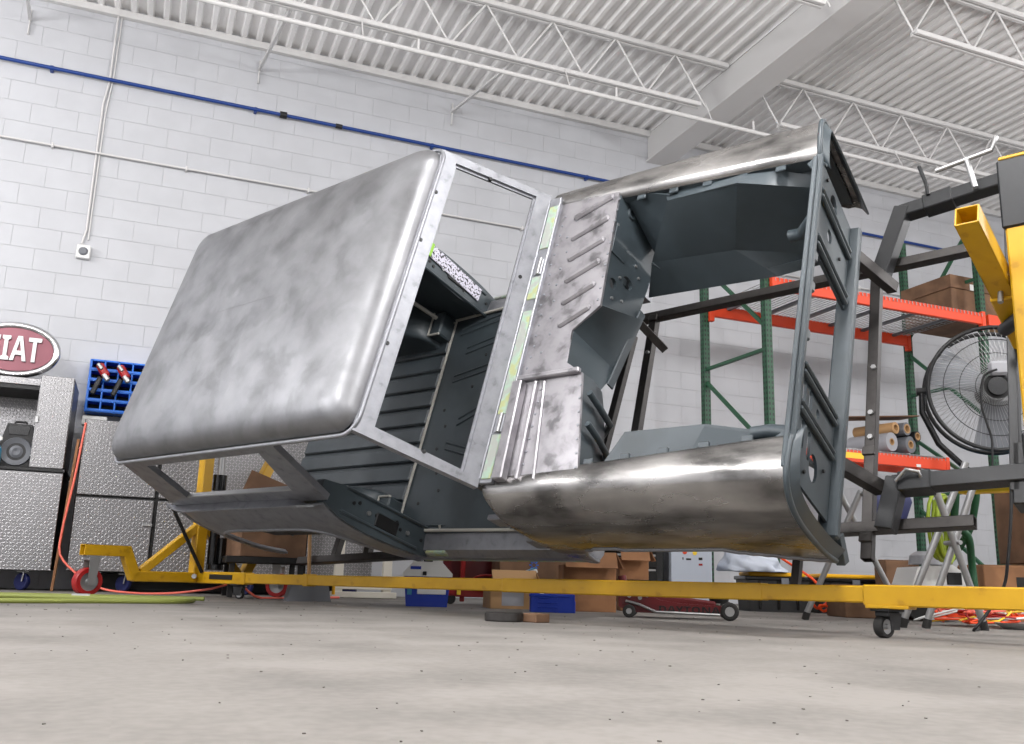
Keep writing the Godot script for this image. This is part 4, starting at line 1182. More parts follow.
func cabinets() -> void:
	# left wheeled cabinet with its end cupboard and back board
	var c := thing("tool_cabinet", "wheeled diamond plate tool cabinet under the oval sign", "cabinet", at3(-1.3, 0, -8.75))
	var o := Vector3(1.3, 0, 8.75)
	part(c, "body", B.new().bx(Vector3(-1.32, 0.55, -8.78) + o, Vector3(1.48, 0.78, 0.72), 0.006), "black")
	part(c, "door", B.new().bx(Vector3(-0.88, 0.545, -8.405) + o, Vector3(0.60, 0.775, 0.02), 0.004), "plate")
	part(c, "door", B.new().bx(Vector3(-1.62, 0.545, -8.405) + o, Vector3(0.86, 0.775, 0.02), 0.004), "plate")
	part(c, "worktop", B.new().bx(Vector3(-1.32, 0.955, -8.78) + o, Vector3(1.5, 0.03, 0.74), 0.004), "black")
	part(c, "back_board", B.new().bx(Vector3(-1.45, 1.30, -9.10) + o, Vector3(1.2, 0.66, 0.02), 0.003), "plate")
	part(c, "shelf", B.new().bx(Vector3(-1.42, 1.655, -8.86) + o, Vector3(1.14, 0.045, 0.5), 0.004), "black")
	part(c, "shelf_edge", B.new().bx(Vector3(-1.42, 1.70, -8.605) + o, Vector3(1.14, 0.06, 0.02), 0.004), "plate")
	var ec := part(c, "end_cupboard", B.new().bx(Vector3(-0.71, 1.35, -8.74) + o, Vector3(0.25, 0.75, 0.62), 0.006), "plate")
	part(ec, "cupboard_door", B.new().bx(Vector3(-0.715, 1.35, -8.418) + o, Vector3(0.25, 0.76, 0.02), 0.004), "plate")
	part(ec, "latch", B.new().bx(Vector3(-0.83, 1.36, -8.405) + o, Vector3(0.03, 0.06, 0.02), 0.004), "zinc")
	for x in [-0.78, -1.7]:
		wheel_small(c, Vector3(x, 0, -8.50) + o, 0.068, "navy")
	# second, larger cabinet
	var d := thing("storage_cabinet", "long wheeled diamond plate cabinet with four doors below the blue bin rack", "cabinet", at3(0.78, 0, -8.75))
	o = Vector3(-0.78, 0, 8.75)
	part(d, "body", B.new().bx(Vector3(0.78, 0.78, -8.78) + o, Vector3(2.5, 1.24, 0.72), 0.006), "black")
	for q in [[-0.165, 0.61, "left"], [0.785, 1.25, ""], [1.73, 0.60, ""]]:
		part(d, "door", B.new().bx(Vector3(q[0], 1.085, -8.405) + o, Vector3(q[1] - 0.01, 0.62, 0.02), 0.004), "plate")
		part(d, "door", B.new().bx(Vector3(q[0], 0.46, -8.405) + o, Vector3(q[1] - 0.01, 0.59, 0.02), 0.004), "plate")
	part(d, "plinth", B.new().bx(Vector3(0.78, 0.08, -8.9) + o, Vector3(2.4, 0.14, 0.3), 0.003), "black")
	part(d, "latch", B.new().bx(Vector3(0.10, 0.55, -8.39) + o, Vector3(0.08, 0.025, 0.02), 0.004), "zinc")
	for x in [-0.03, 0.95, 1.85]:
		wheel_small(d, Vector3(x, 0, -8.50) + o, 0.068, "navy")
	# oval sign
	var sg := thing("oval_sign", "oval chrome framed maroon sign with raised letters on the cabinet shelf", "sign", at3(-1.10, 1.735, -8.72))
	var tor := []
	for k in 48:
		var a := TAU * k / 48
		tor.append(Vector3(cos(a) * 0.325, 0.24 + sin(a) * 0.212, 0.035))
	part(sg, "backing", B.new().prism(Transform3D(), disc(Vector2(0, 0.24), 0.345, 40, 0.235), 0.05), "zinc")
	part(sg, "face", B.new().prism(Transform3D(Basis(), Vector3(0, 0, 0.05)), disc(Vector2(0, 0.24), 0.30, 40, 0.185), 0.006), "sign_red")
	part(sg, "rim", B.new().tube(tor, 0.032, 10, true), "chrome")
	text(sg, "lettering", "FIAT", 0.21, 0.03, "zinc", at3(0.0, 0.24, 0.065), 0.66)
	# black loudspeaker on the worktop
	var sk := thing("loudspeaker", "black portable loudspeaker with a round cone on the cabinet worktop", "speaker", at3(-0.96, 0.97, -8.70))
	part(sk, "cabinet", B.new().prism(Transform3D(), poly([-0.12, 0.0, 0.12, 0.0, 0.13, 0.18, 0.09, 0.36, -0.09, 0.36, -0.13, 0.18]), 0.16), "black")
	part(sk, "cone", B.new().lathe(Transform3D(Basis(Vector3.RIGHT, PI / 2), Vector3(0, 0.13, 0.16)), [Vector2(0, 0.0), Vector2(0.03, 0.012), Vector2(0.06, -0.005), Vector2(0.1, 0.012), Vector2(0.112, 0.018), Vector2(0.118, 0.0)], 24), "grey_plastic")
	part(sk, "horn", B.new().prism(Transform3D(Basis(), Vector3(0, 0, 0.158)), poly([-0.07, 0.27, 0.07, 0.27, 0.08, 0.34, -0.08, 0.34]), 0.012), "black_gloss")
	part(sk, "handle", B.new().tube([Vector3(-0.05, 0.355, 0.08), Vector3(-0.04, 0.385, 0.08), Vector3(0.04, 0.385, 0.08), Vector3(0.05, 0.355, 0.08)], 0.01, 8), "black")
	var yt := thing("yellow_tool", "small yellow hand tool beside the loudspeaker", "tool", at3(-1.22, 0.97, -8.52))
	part(yt, "body", B.new().bar(Vector3(-0.10, 0.14, 0), Vector3(0.05, 0.17, 0), 0.06, 0.05, Vector3.UP, 0.012), "lid_yellow")
	part(yt, "grip", B.new().bar(Vector3(-0.06, 0.0, 0), Vector3(-0.04, 0.14, 0), 0.05, 0.04, Vector3.BACK, 0.01), "black")
	var bt := thing("blue_bottle", "light blue spray bottle standing on the worktop edge", "bottle", at3(-1.10, 0.97, -8.42))
	part(bt, "bottle", B.new().lathe(Transform3D(), [Vector2(0, 0), Vector2(0.045, 0.0), Vector2(0.05, 0.02), Vector2(0.05, 0.13), Vector2(0.02, 0.18), Vector2(0.018, 0.2), Vector2(0, 0.2)], 16), "sky_blue")
	part(bt, "nozzle", B.new().bx(Vector3(0.01, 0.215, 0), Vector3(0.07, 0.03, 0.02), 0.004), "white")
	# cardboard strip between the cabinets
	solo("cardboard_strip", B.new().bar(Vector3(-0.552, 0.0, -8.40), Vector3(-0.50, 1.22, -8.40), 0.02, 0.05, Vector3.BACK, 0.002), "card", "long brown cardboard strip wedged upright between the two cabinets", "cardboard")
	# blue bin rack with pistol tools
	var br := thing("bin_rack", "blue pigeonhole bin rack fixed to the block wall above the cabinet", "rack", at3(-0.525, 1.55, Z0 + 0.004))
	part(br, "back", B.new().bx(Vector3(0.36, 0.24, 0.01), Vector3(0.72, 0.48, 0.012)), "black")
	for k in 7:
		part(br, "divider", B.new().bx(Vector3(0.01 + k * 0.117, 0.24, 0.10), Vector3(0.014 if k % 6 else 0.02, 0.48, 0.19), 0.002), "bin_blue")
	for k in 6:
		part(br, "shelf", B.new().bx(Vector3(0.36, 0.012 + k * 0.0925, 0.10), Vector3(0.70, 0.016, 0.19), 0.002), "bin_blue")
		if k < 5:
			part(br, "bin_lip", B.new().bx(Vector3(0.36, 0.022 + k * 0.0925, 0.196), Vector3(0.70, 0.022, 0.006), 0.002), "bin_blue")
	for k in 2:
		var w := thing("air_wrench", ["red and silver air tool hung at the bin rack's outer edge", "red and silver air tool hung in the middle of the bin rack"][k], "tool", Transform3D(Basis.from_scale(Vector3.ONE * 1.25), Vector3(-0.42 + k * 0.17, 1.70, Z0 + 0.255)), "air tools on the bin rack")
		part(w, "grip", B.new().bar(Vector3(-0.045, 0.0, 0), Vector3(0.0, 0.13, 0), 0.035, 0.03, Vector3.BACK, 0.008), "black")
		part(w, "motor", B.new().bar(Vector3(-0.02, 0.22, 0), Vector3(0.04, 0.13, 0.02), 0.055, 0.05, Vector3.BACK, 0.012), "red")
		part(w, "anvil", B.new().bar(Vector3(0.015, 0.15, 0.025), Vector3(0.055, 0.10, 0.035), 0.035, 0.035, Vector3.BACK, 0.008), "zinc")
		part(w, "trigger", B.new().bar(Vector3(0.005, 0.18, 0.035), Vector3(-0.03, 0.22, 0.035), 0.025, 0.02, Vector3.BACK, 0.006), "zinc")
	var wbx := thing("parts_box", "small white parts box on top of the storage cabinet", "box", at3(-0.42, 1.402, -8.85))
	part(wbx, "carton", B.new().bx(Vector3(0, 0.04, 0), Vector3(0.2, 0.08, 0.12), 0.004), "white")
	part(wbx, "sticker", B.new().bx(Vector3(-0.04, 0.03, 0.061), Vector3(0.05, 0.02, 0.002)), "bin_blue")
	# cream stand beside the cabinet
	var cs := thing("steel_stand", "cream painted steel stand with two posts beside the storage cabinet", "stand", at3(1.9, 0, -8.1))
	for x in [-0.235, 0.19]:
		part(cs, "post", B.new().bx(Vector3(x, 0.45, 0), Vector3(0.075, 0.9, 0.06), 0.004), "cream")
	part(cs, "lower_rail", B.new().bx(Vector3(-0.02, 0.10, 0.02), Vector3(0.5, 0.05, 0.05), 0.004), "cream")
	part(cs, "lower_rail", B.new().bx(Vector3(-0.02, 0.03, 0.05), Vector3(0.56, 0.05, 0.1), 0.004), "cream")
	part(cs, "top_rail", B.new().bx(Vector3(-0.02, 0.88, 0), Vector3(0.5, 0.05, 0.05), 0.004), "cream")
	# cord hanging from the cabinets and running under the beam; hoses on the floor
	solo("power_cable", B.new().tube(smooth3([Vector3(-0.46, 1.36, -8.37), Vector3(-0.49, 0.9, -8.36), Vector3(-0.53, 0.45, -8.36), Vector3(-0.50, 0.25, -8.33), Vector3(-0.25, 0.06, -8.2), Vector3(-0.02, 0.012, -8.0), Vector3(0.3, 0.012, -7.9), Vector3(0.6, 0.06, -7.6), Vector3(0.78, 0.11, -7.45), Vector3(0.9, 0.012, -7.3), Vector3(1.3, 0.012, -7.5), Vector3(1.6, 0.012, -7.7)], 60), 0.009, 6), "pink_cord", "thin pinkish red cord trailing from the cabinets across the floor", "cord")
	solo("air_hose", B.new().tube(smooth3([Vector3(-1.3, 0.018, -5.35), Vector3(-0.6, 0.018, -5.25), Vector3(-0.1, 0.02, -5.4), Vector3(0.28, 0.02, -5.55), Vector3(0.36, 0.02, -5.72), Vector3(0.15, 0.02, -5.85), Vector3(-0.3, 0.02, -5.95), Vector3(-0.7, 0.02, -6.05), Vector3(-1.3, 0.02, -6.1)], 60), 0.013, 8), "hose_floor", "pale green air hose lying in a long loop on the concrete", "hose")
	var sc := thing("second_hose", "yellow green hose with a brass coupling lying beside the looped hose", "hose", at3(-0.3, 0, -6.3))
	part(sc, "hose", B.new().tube(smooth3([Vector3(-1.1, 0.02, 0.05), Vector3(-0.3, 0.02, 0.0), Vector3(0.0, 0.02, 0.02)], 20), 0.013, 8), "hose_floor")
	part(sc, "coupling", B.new().cyl(Vector3(0.0, 0.02, 0.02), Vector3(0.1, 0.02, 0.03), 0.016, 8), "zinc")
	part(sc, "hose", B.new().tube(smooth3([Vector3(0.1, 0.02, 0.03), Vector3(0.5, 0.02, 0.05), Vector3(0.75, 0.02, 0.12)], 20), 0.013, 8), "hose_floor")

func smooth3(c: Array, m: int) -> Array:
	var k := Curve3D.new()
	for i in c.size():
		var t: Vector3 = (c[mini(i + 1, c.size() - 1)] - c[maxi(i - 1, 0)]) / 6.0
		k.add_point(c[i], -t, t)
	var o := []
	for i in m + 1:
		o.append(k.sample_baked(k.get_baked_length() * i / m, true))
	return o

func pallet_rack() -> void:
	var r := thing("pallet_rack", "green pallet rack with orange beams and wire decks against the block wall", "rack", at3(5.43, 0, -7.1))
	var col := B.new()
	col.hollow(Vector3(0, 0, 0), Vector3(0, 4.3, 0), 0.075, 0.07, Vector3.BACK, 0.004)
	var cm := col.mesh()
	var holes := B.new()
	for k in 82:
		for s in [-1, 1]:
			holes.bx(Vector3(s * 0.018, 0.1 + k * 0.0508, 0.0355), Vector3(0.016, 0.026, 0.002))
			holes.bx(Vector3(-0.038, 0.1 + k * 0.0508, s * 0.018), Vector3(0.002, 0.026, 0.016))
	var hm := holes.mesh()
	for x in [0.0, 2.82]:
		for z in [0.0, -1.05]:
			var u := part(r, "upright", cm, "green", at3(x, 0, z))
			part(u, "punched_holes", hm, "black").set_meta("kind", "stuff")
			part(u, "foot_plate", B.new().bx(Vector3(0, 0.006, 0), Vector3(0.13, 0.012, 0.13), 0.002), "green")
		for q in ([[3.55, 2.65], [2.28, 1.45], [1.1, 0.3]] if x == 0.0 else [[3.1, 4.2], [2.9, 2.0], [1.9, 1.2], [1.1, 0.3]]):
			part(r, "frame_brace", B.new().bar(Vector3(x, q[0], -1.03), Vector3(x, q[1], -0.02), 0.035, 0.035), "green")
		for y0 in [1.25, 2.42, 3.55]:
			part(r, "frame_strut", B.new().bar(Vector3(x, y0, -0.02), Vector3(x, y0, -1.03), 0.035, 0.035), "green")
	for q in [[3.065, 0.0, 0.0], [3.065, -1.05, 0.0], [1.56, -0.62, 0.0], [1.56, -1.05, 0.0]]:
		var bm := part(r, "beam", B.new().bx(Vector3(1.41, q[0], q[1] + 0.045), Vector3(2.74, 0.125, 0.05), 0.006), "orange")
		part(bm, "end_plate", B.new().bx(Vector3(0.05, q[0] - 0.02, q[1] + 0.05), Vector3(0.05, 0.2, 0.06), 0.004), "orange")
		part(bm, "end_plate", B.new().bx(Vector3(2.77, q[0] - 0.02, q[1] + 0.05), Vector3(0.05, 0.2, 0.06), 0.004), "orange")
	part(r, "capacity_label", B.new().bx(Vector3(1.45, 1.565, -0.548), Vector3(0.60, 0.06, 0.003)), "label_yellow")
	part(r, "beam_label", B.new().bx(Vector3(2.35, 1.52, -0.548), Vector3(0.06, 0.03, 0.003)), "white")
	part(r, "beam", B.new().bx(Vector3(4.2, 3.065, 0.045), Vector3(2.7, 0.125, 0.05), 0.006), "orange")
	for lv in [[3.12, 0.05, -1.05], [1.635, -0.58, -1.05]]:
		for k in 2:
			var wd := B.new()
			var xa := 0.06 + k * 1.36
			var n := 26
			for i in n + 1:
				var x := xa + 1.32 * i / n
				wd.bar(Vector3(x, lv[0], lv[1] + 0.03), Vector3(x, lv[0], lv[2]), 0.006, 0.006, Vector3.UP, 0.0)
				wd.bar(Vector3(x, lv[0], lv[1] + 0.03), Vector3(x, lv[0] - 0.035, lv[1] + 0.032), 0.006, 0.006, Vector3.BACK, 0.0)
			for i in 13:
				var z: float = lerpf(lv[1], lv[2], i / 12.0)
				wd.bar(Vector3(xa, lv[0] + 0.006, z), Vector3(xa + 1.32, lv[0] + 0.006, z), 0.006, 0.006, Vector3.UP, 0.0)
			part(r, "wire_deck", wd, "zinc")
			for i in 3:
				part(r, "deck_support", B.new().bar(Vector3(xa + 0.2 + i * 0.46, lv[0] - 0.02, lv[1] - 0.02), Vector3(xa + 0.2 + i * 0.46, lv[0] - 0.02, lv[2] + 0.03), 0.05, 0.025, Vector3.UP, 0.003), "grey_plastic")
	# big carton on the upper deck
	var bx1 := box_of_card("big lidded brown carton with a white sticker on the upper rack deck", at3(8.38, 3.13, -7.62, 0), Vector3(0.68, 0.46, 0.68), "card_dark")
	part(bx1, "lid", B.new().bx(Vector3(0, 0.41, 0), Vector3(0.72, 0.15, 0.72), 0.004), "card_dark")
	part(bx1, "sticker", B.new().bx(Vector3(-0.02, 0.37, 0.362), Vector3(0.12, 0.07, 0.002)), "white")
	box_of_card("pale carton beside the lidded carton on the upper rack deck", at3(8.97, 3.13, -7.4, 0), Vector3(0.40, 0.36, 0.4), "wood")
	# rolls on the lower deck
	for k in 5:
		var q: Array = [[0, 0, 0.078, 0.03, "clear_grey"], [0.20, 0.0, 0.07, 0.035, "grey_plastic"], [0.05, 0.15, 0.048, 0.038, "wood"], [0.17, 0.145, 0.055, 0.04, "grey_plastic"], [0.28, 0.10, 0.045, 0.033, "black"]][k]
		q[2] *= 1.3
		q[3] *= 1.3
		var ro := thing("material_roll", ["thick grey roll of sheet lying on the lower rack deck", "dark grey roll beside the thick grey roll on the lower deck", "pale cardboard tube lying on top of the thick grey roll", "grey tube stacked on the dark grey roll", "thin black tube stacked at the end of the rolls"][k], "roll", at3(7.40 + q[0] * 1.3, 1.645 + q[1] * 1.3 + q[2], -7.62), "rolls on the lower rack deck")
		var ax := Vector3(-0.12, 0, -0.6)
		var bs := B.frame(ax, Vector3.UP)
		part(ro, "roll", B.new().lathe(Transform3D(Basis(bs.x, bs.z, -bs.y), Vector3.ZERO), [Vector2(q[3], 0.0), Vector2(q[2], 0.0), Vector2(q[2], 0.5), Vector2(q[3], 0.5), Vector2(q[3], 0.0)], 20), q[4])
		part(ro, "core", B.new().lathe(Transform3D(Basis(bs.x, bs.z, -bs.y), Vector3.ZERO), [Vector2(q[3] * 0.72, -0.004), Vector2(q[3], -0.004), Vector2(q[3], 0.45), Vector2(q[3] * 0.72, 0.45), Vector2(q[3] * 0.72, -0.004)], 16), "wood")
	solo("cardboard_sheet", B.new().box(Transform3D(Basis(Vector3.BACK, 0.1), Vector3(7.35, 2.03, -7.85)), Vector3(1.1, 0.012, 0.3), 0.002), "card_dark", "flat brown cardboard sheet lying over the rolls on the lower rack deck", "cardboard")

func floor_things() -> void:
	# brown carton on a dark trolley behind the quarter panel
	var tr := thing("dolly", "low dark dolly under the leaning cartons behind the vehicle body", "dolly", at3(0.95, 0, -7.45))
	part(tr, "deck", B.new().bx(Vector3(0, 0.28, 0), Vector3(0.6, 0.05, 0.5), 0.005), "black")
	for x in [-0.25, 0.25]:
		for z in [-0.2, 0.2]:
			part(tr, "leg", B.new().bx(Vector3(x, 0.14, z), Vector3(0.04, 0.26, 0.04), 0.004), "black")
	box_of_card("brown carton on the dark dolly behind the rear wheel arch", at3(0.95, 0.306, -7.45, 12), Vector3(0.5, 0.42, 0.4), "card_dark", true)
	solo("leaning_card", B.new().box(Transform3D(Basis(Vector3.BACK, -0.35), Vector3(0.90, 0.80, -7.42)), Vector3(0.30, 0.24, 0.01), 0.002), "card_dark", "square of brown cardboard standing up behind the quarter window opening", "cardboard")
	# dustpan with yellow rim and its wooden handle
	var dp := thing("dustpan_broom", "grey floor broom with yellow rim and pale wooden handle leaning upright", "broom", at3(1.21, 0, -6.86, 15))
	part(dp, "bristles", B.new().prism(Transform3D(Basis(), Vector3(0, 0, -0.03)), poly([-0.18, 0.0, 0.16, 0.0, 0.13, 0.13, -0.15, 0.13]), 0.06), "grey_plastic")
	part(dp, "head", B.new().bx(Vector3(-0.01, 0.145, 0), Vector3(0.33, 0.04, 0.08), 0.01), "lid_yellow")
	part(dp, "rim", B.new().tube([Vector3(0.13, 0.16, 0.04), Vector3(0.17, 0.12, 0.04), Vector3(0.17, 0.05, 0.04)], 0.012, 8), "lid_yellow")
	part(dp, "handle", B.new().cyl(Vector3(-0.01, 0.15, 0), Vector3(0.03, 1.1, -0.2), 0.014, 8), "wood")
	# cooler
	var co := thing("cooler_box", "blue cooler with white peaked swing lid on the floor", "cooler", at3(1.88, 0, -6.18, -18))
	part(co, "tub", B.new().prism(Transform3D(Basis(), Vector3(0, 0, -0.12)), poly([-0.135, 0.0, 0.135, 0.0, 0.155, 0.20, -0.155, 0.20]), 0.24), "blue")
	part(co, "lid", B.new().prism(Transform3D(Basis(), Vector3(0, 0, -0.127)), poly([-0.165, 0.195, 0.165, 0.195, 0.165, 0.215, 0.07, 0.315, -0.07, 0.315, -0.165, 0.215]), 0.254), "white")
	part(co, "end_panel", B.new().bx(Vector3(0.03, 0.13, 0.122), Vector3(0.19, 0.10, 0.008), 0.003), "white")
	part(co, "grip", B.new().bx(Vector3(0, 0.30, 0.128), Vector3(0.06, 0.018, 0.004)), "black")
	part(co, "latch", B.new().bx(Vector3(-0.02, 0.215, 0.13), Vector3(0.025, 0.025, 0.012), 0.003), "black")
	part(co, "badge", B.new().bx(Vector3(-0.08, 0.25, 0.128), Vector3(0.07, 0.02, 0.002)), "blue")
	part(co, "sticker", B.new().bx(Vector3(-0.115, 0.10, 0.122), Vector3(0.03, 0.05, 0.003)), "sky_blue")
	# red machine behind the cooler
	var rm := thing("red_cart", "dark red steel shop cart with round red hoop behind the cooler", "cart", at3(2.42, 0, -6.85, -15))
	part(rm, "panel", B.new().bx(Vector3(0.02, 0.36, -0.05), Vector3(0.46, 0.36, 0.02), 0.004), "dark_red")
	for x in [-0.06, 0.26]:
		part(rm, "post", B.new().bx(Vector3(x, 0.34, 0.02), Vector3(0.035, 0.64, 0.035), 0.004), "red")
	part(rm, "lower_tray", B.new().bx(Vector3(0.05, 0.09, 0.0), Vector3(0.46, 0.07, 0.16), 0.008), "red")
	var hoop := []
	for k in 24:
		hoop.append(Vector3(0.12 + cos(TAU * k / 24) * 0.12, 0.17 + sin(TAU * k / 24) * 0.05, 0.16))
	part(rm, "hoop", B.new().tube(hoop, 0.008, 6, true), "red")
	part(rm, "yellow_tag", B.new().bx(Vector3(-0.09, 0.12, 0.1), Vector3(0.03, 0.10, 0.01), 0.002), "label_yellow")
	for x in [-0.15, 0.24]:
		part(rm, "wheel", B.new().cyl(Vector3(x, 0.04, 0.04), Vector3(x, 0.04, 0.08), 0.04, 14), "rubber")
	# cartons around the middle
	var b1 := box_of_card("open brown carton with a grey label behind the blue bin", at3(2.42, 0, -6.05, -10), Vector3(0.30, 0.17, 0.26), "wood", true)
	part(b1, "label", B.new().bx(Vector3(0.0, 0.07, 0.135), Vector3(0.15, 0.10, 0.003)), "clear_grey")
	var b2 := box_of_card("tall brown carton printed with a blue burst under the sill", at3(2.78, 0, -6.55, -10), Vector3(0.52, 0.42, 0.3), "card_dark")
	for k in 8:
		var a := TAU * k / 8
		part(b2, "printed_ray", B.new().bar(Vector3(0.0 + cos(a) * 0.015, 0.30 + sin(a) * 0.015, 0.152), Vector3(cos(a) * 0.035, 0.30 + sin(a) * 0.035, 0.152), 0.008, 0.003, Vector3.BACK, 0.0), "bin_blue")
	var pb := thing("paper_bag", "white envelope with a blue edge lying on the open carton", "envelope", at3(2.50, 0.178, -6.05, -10))
	part(pb, "envelope", B.new().box(Transform3D(Basis(Vector3.BACK, 0.35), Vector3(0, 0.04, 0)), Vector3(0.22, 0.03, 0.16), 0.006), "white")
	part(pb, "edge", B.new().box(Transform3D(Basis(Vector3.BACK, 0.35), Vector3(-0.01, 0.058, 0.05)), Vector3(0.22, 0.006, 0.07), 0.002), "sky_blue")
	var hub := thing("wheel_hub", "dark steel disc and wooden block lying flat on the concrete", "disc", at3(1.62, 0, -4.10))
	part(hub, "disc", B.new().lathe(Transform3D(), [Vector2(0, 0), Vector2(0.085, 0.0), Vector2(0.09, 0.006), Vector2(0.09, 0.036), Vector2(0.082, 0.042), Vector2(0.04, 0.04), Vector2(0, 0.04)], 28), "jig")
	solo("wood_block", B.new().box(at3(1.75, 0.02, -4.03, 20), Vector3(0.09, 0.04, 0.09), 0.004), "card_dark", "small brown wooden block beside the dark steel disc", "block")
	# blue bin
	var bb := thing("parts_bin", "bright blue open front plastic parts bin on the floor", "bin", at3(2.46, 0, -5.42, -22))
	var bs := B.new()
	bs.bx(Vector3(0, 0.005, 0), Vector3(0.27, 0.01, 0.18), 0.002)
	bs.bx(Vector3(0, 0.055, 0.09), Vector3(0.27, 0.11, 0.008), 0.002)
	bs.bx(Vector3(0, 0.055, -0.09), Vector3(0.27, 0.11, 0.008), 0.002)
	bs.bx(Vector3(-0.135, 0.055, 0), Vector3(0.008, 0.11, 0.18), 0.002)
	bs.bx(Vector3(0.135, 0.035, 0), Vector3(0.008, 0.07, 0.18), 0.002)
	part(bb, "tub", bs, "blue")
	for k in 3:
		part(bb, "moulded_rib", B.new().bx(Vector3(-0.03, 0.03 + k * 0.028, 0.095), Vector3(0.12, 0.008, 0.006), 0.002), "blue")
	part(bb, "label_slot", B.new().bx(Vector3(-0.02, 0.10, 0.096), Vector3(0.25, 0.014, 0.008), 0.002), "blue")
	for k in 5:
		solo("small_fitting", B.new().lathe(Transform3D(Basis(Vector3.RIGHT, 0.5 + k), Vector3.ZERO), [Vector2(0, 0), Vector2(0.014, 0), Vector2(0.014, 0.03), Vector2(0.008, 0.034), Vector2(0.008, 0.06), Vector2(0, 0.06)], 8), "white" if k % 2 == 0 else "zinc", "small pale fitting lying in the blue parts bin", "fitting", at3(2.40 + 0.035 * k, 0.085, -5.46 + 0.02 * (k % 3)), "fittings in the blue bin")
	# big open carton, tool chest and white cupboard
	box_of_card("big open brown carton under the wheel arch beside the tool chest", at3(2.86, 0, -5.75, -18), Vector3(0.34, 0.30, 0.3), "card", true)
	var tc := thing("tool_chest", "black roller tool chest with long silver drawer handles", "chest", at3(3.72, 0, -6.85, -20))
	part(tc, "carcass", B.new().bx(Vector3(0, 0.42, 0), Vector3(0.62, 0.74, 0.42), 0.008), "black")
	for k in 6:
		var dr := part(tc, "drawer", B.new().bx(Vector3(-0.02, 0.14 + k * 0.115, 0.215), Vector3(0.54, 0.105, 0.02), 0.003), "black_gloss")
		part(dr, "handle", B.new().bx(Vector3(-0.02, 0.18 + k * 0.115, 0.235), Vector3(0.52, 0.018, 0.025), 0.004), "zinc")
	for x in [-0.26, 0.26]:
		part(tc, "wheel", B.new().cyl(Vector3(x, 0.03, 0.12), Vector3(x, 0.03, 0.16), 0.03, 12), "rubber")
	var wc := thing("white_cupboard", "white metal cupboard with small round stickers beside the tool chest", "cupboard", at3(4.19, 0, -6.62, -20))
	part(wc, "body", B.new().bx(Vector3(0, 0.255, 0), Vector3(0.34, 0.48, 0.36), 0.008), "panel_white")
	part(wc, "door", B.new().bx(Vector3(0, 0.255, 0.185), Vector3(0.325, 0.46, 0.014), 0.004), "panel_white")
	part(wc, "top", B.new().bx(Vector3(0, 0.503, 0), Vector3(0.36, 0.016, 0.38), 0.004), "wood")
	part(wc, "plinth", B.new().bx(Vector3(0, 0.008, 0), Vector3(0.3, 0.016, 0.3)), "black")
	for q in [[-0.05, 0.445, "orange"], [0.03, 0.44, "label_yellow"]]:
		part(wc, "sticker", B.new().lathe(Transform3D(Basis(Vector3.RIGHT, PI / 2), Vector3(q[0], q[1], 0.192)), [Vector2(0, 0.002), Vector2(0.018, 0.002), Vector2(0.018, 0)], 14), q[2])
	for q in [[-0.065, 0.395, 0.008, 0.018, "black"], [-0.02, 0.39, 0.04, 0.014, "black"], [0.075, 0.395, 0.03, 0.02, "black"], [0.075, 0.35, 0.03, 0.016, "red"]]:
		part(wc, "sticker", B.new().bx(Vector3(q[0], q[1], 0.193), Vector3(q[2], q[3], 0.002)), q[4])
	var sb := box_of_card("small brown carton tilted on the floor jack's far side", at3(3.32, 0.0, -5.95, -20), Vector3(0.2, 0.20, 0.18), "card")
	var sb2 := box_of_card("small open carton with dark printing stacked on the small brown carton", at3(3.32, 0.215, -5.95, -20), Vector3(0.2, 0.15, 0.16), "card", true)
	part(sb2, "printing", B.new().bx(Vector3(0.05, 0.06, 0.082), Vector3(0.05, 0.08, 0.002)), "navy")
	# floor jack
	floor_jack()
	# grit on the concrete
	var gr := RandomNumberGenerator.new()
	gr.seed = 77
	var gb := B.new()
	for k in 420:
		var z := gr.randf_range(-6.6, -1.0)
		var x := gr.randf_range(-0.62, 1.05) * absf(z) + 0.1
		var w := gr.randf_range(0.0018, 0.0048) * (0.6 + absf(z) * 0.12)
		gb.box(Transform3D(Basis(Vector3.UP, gr.randf() * TAU), Vector3(x, w * 0.25, z)), Vector3(w * 1.5, w * 0.5, w), w * 0.1)
	var go := solo("floor_grit", gb, "grit", "dark crumbs of grit scattered over the concrete floor", "grit")
	go.set_meta("kind", "stuff")

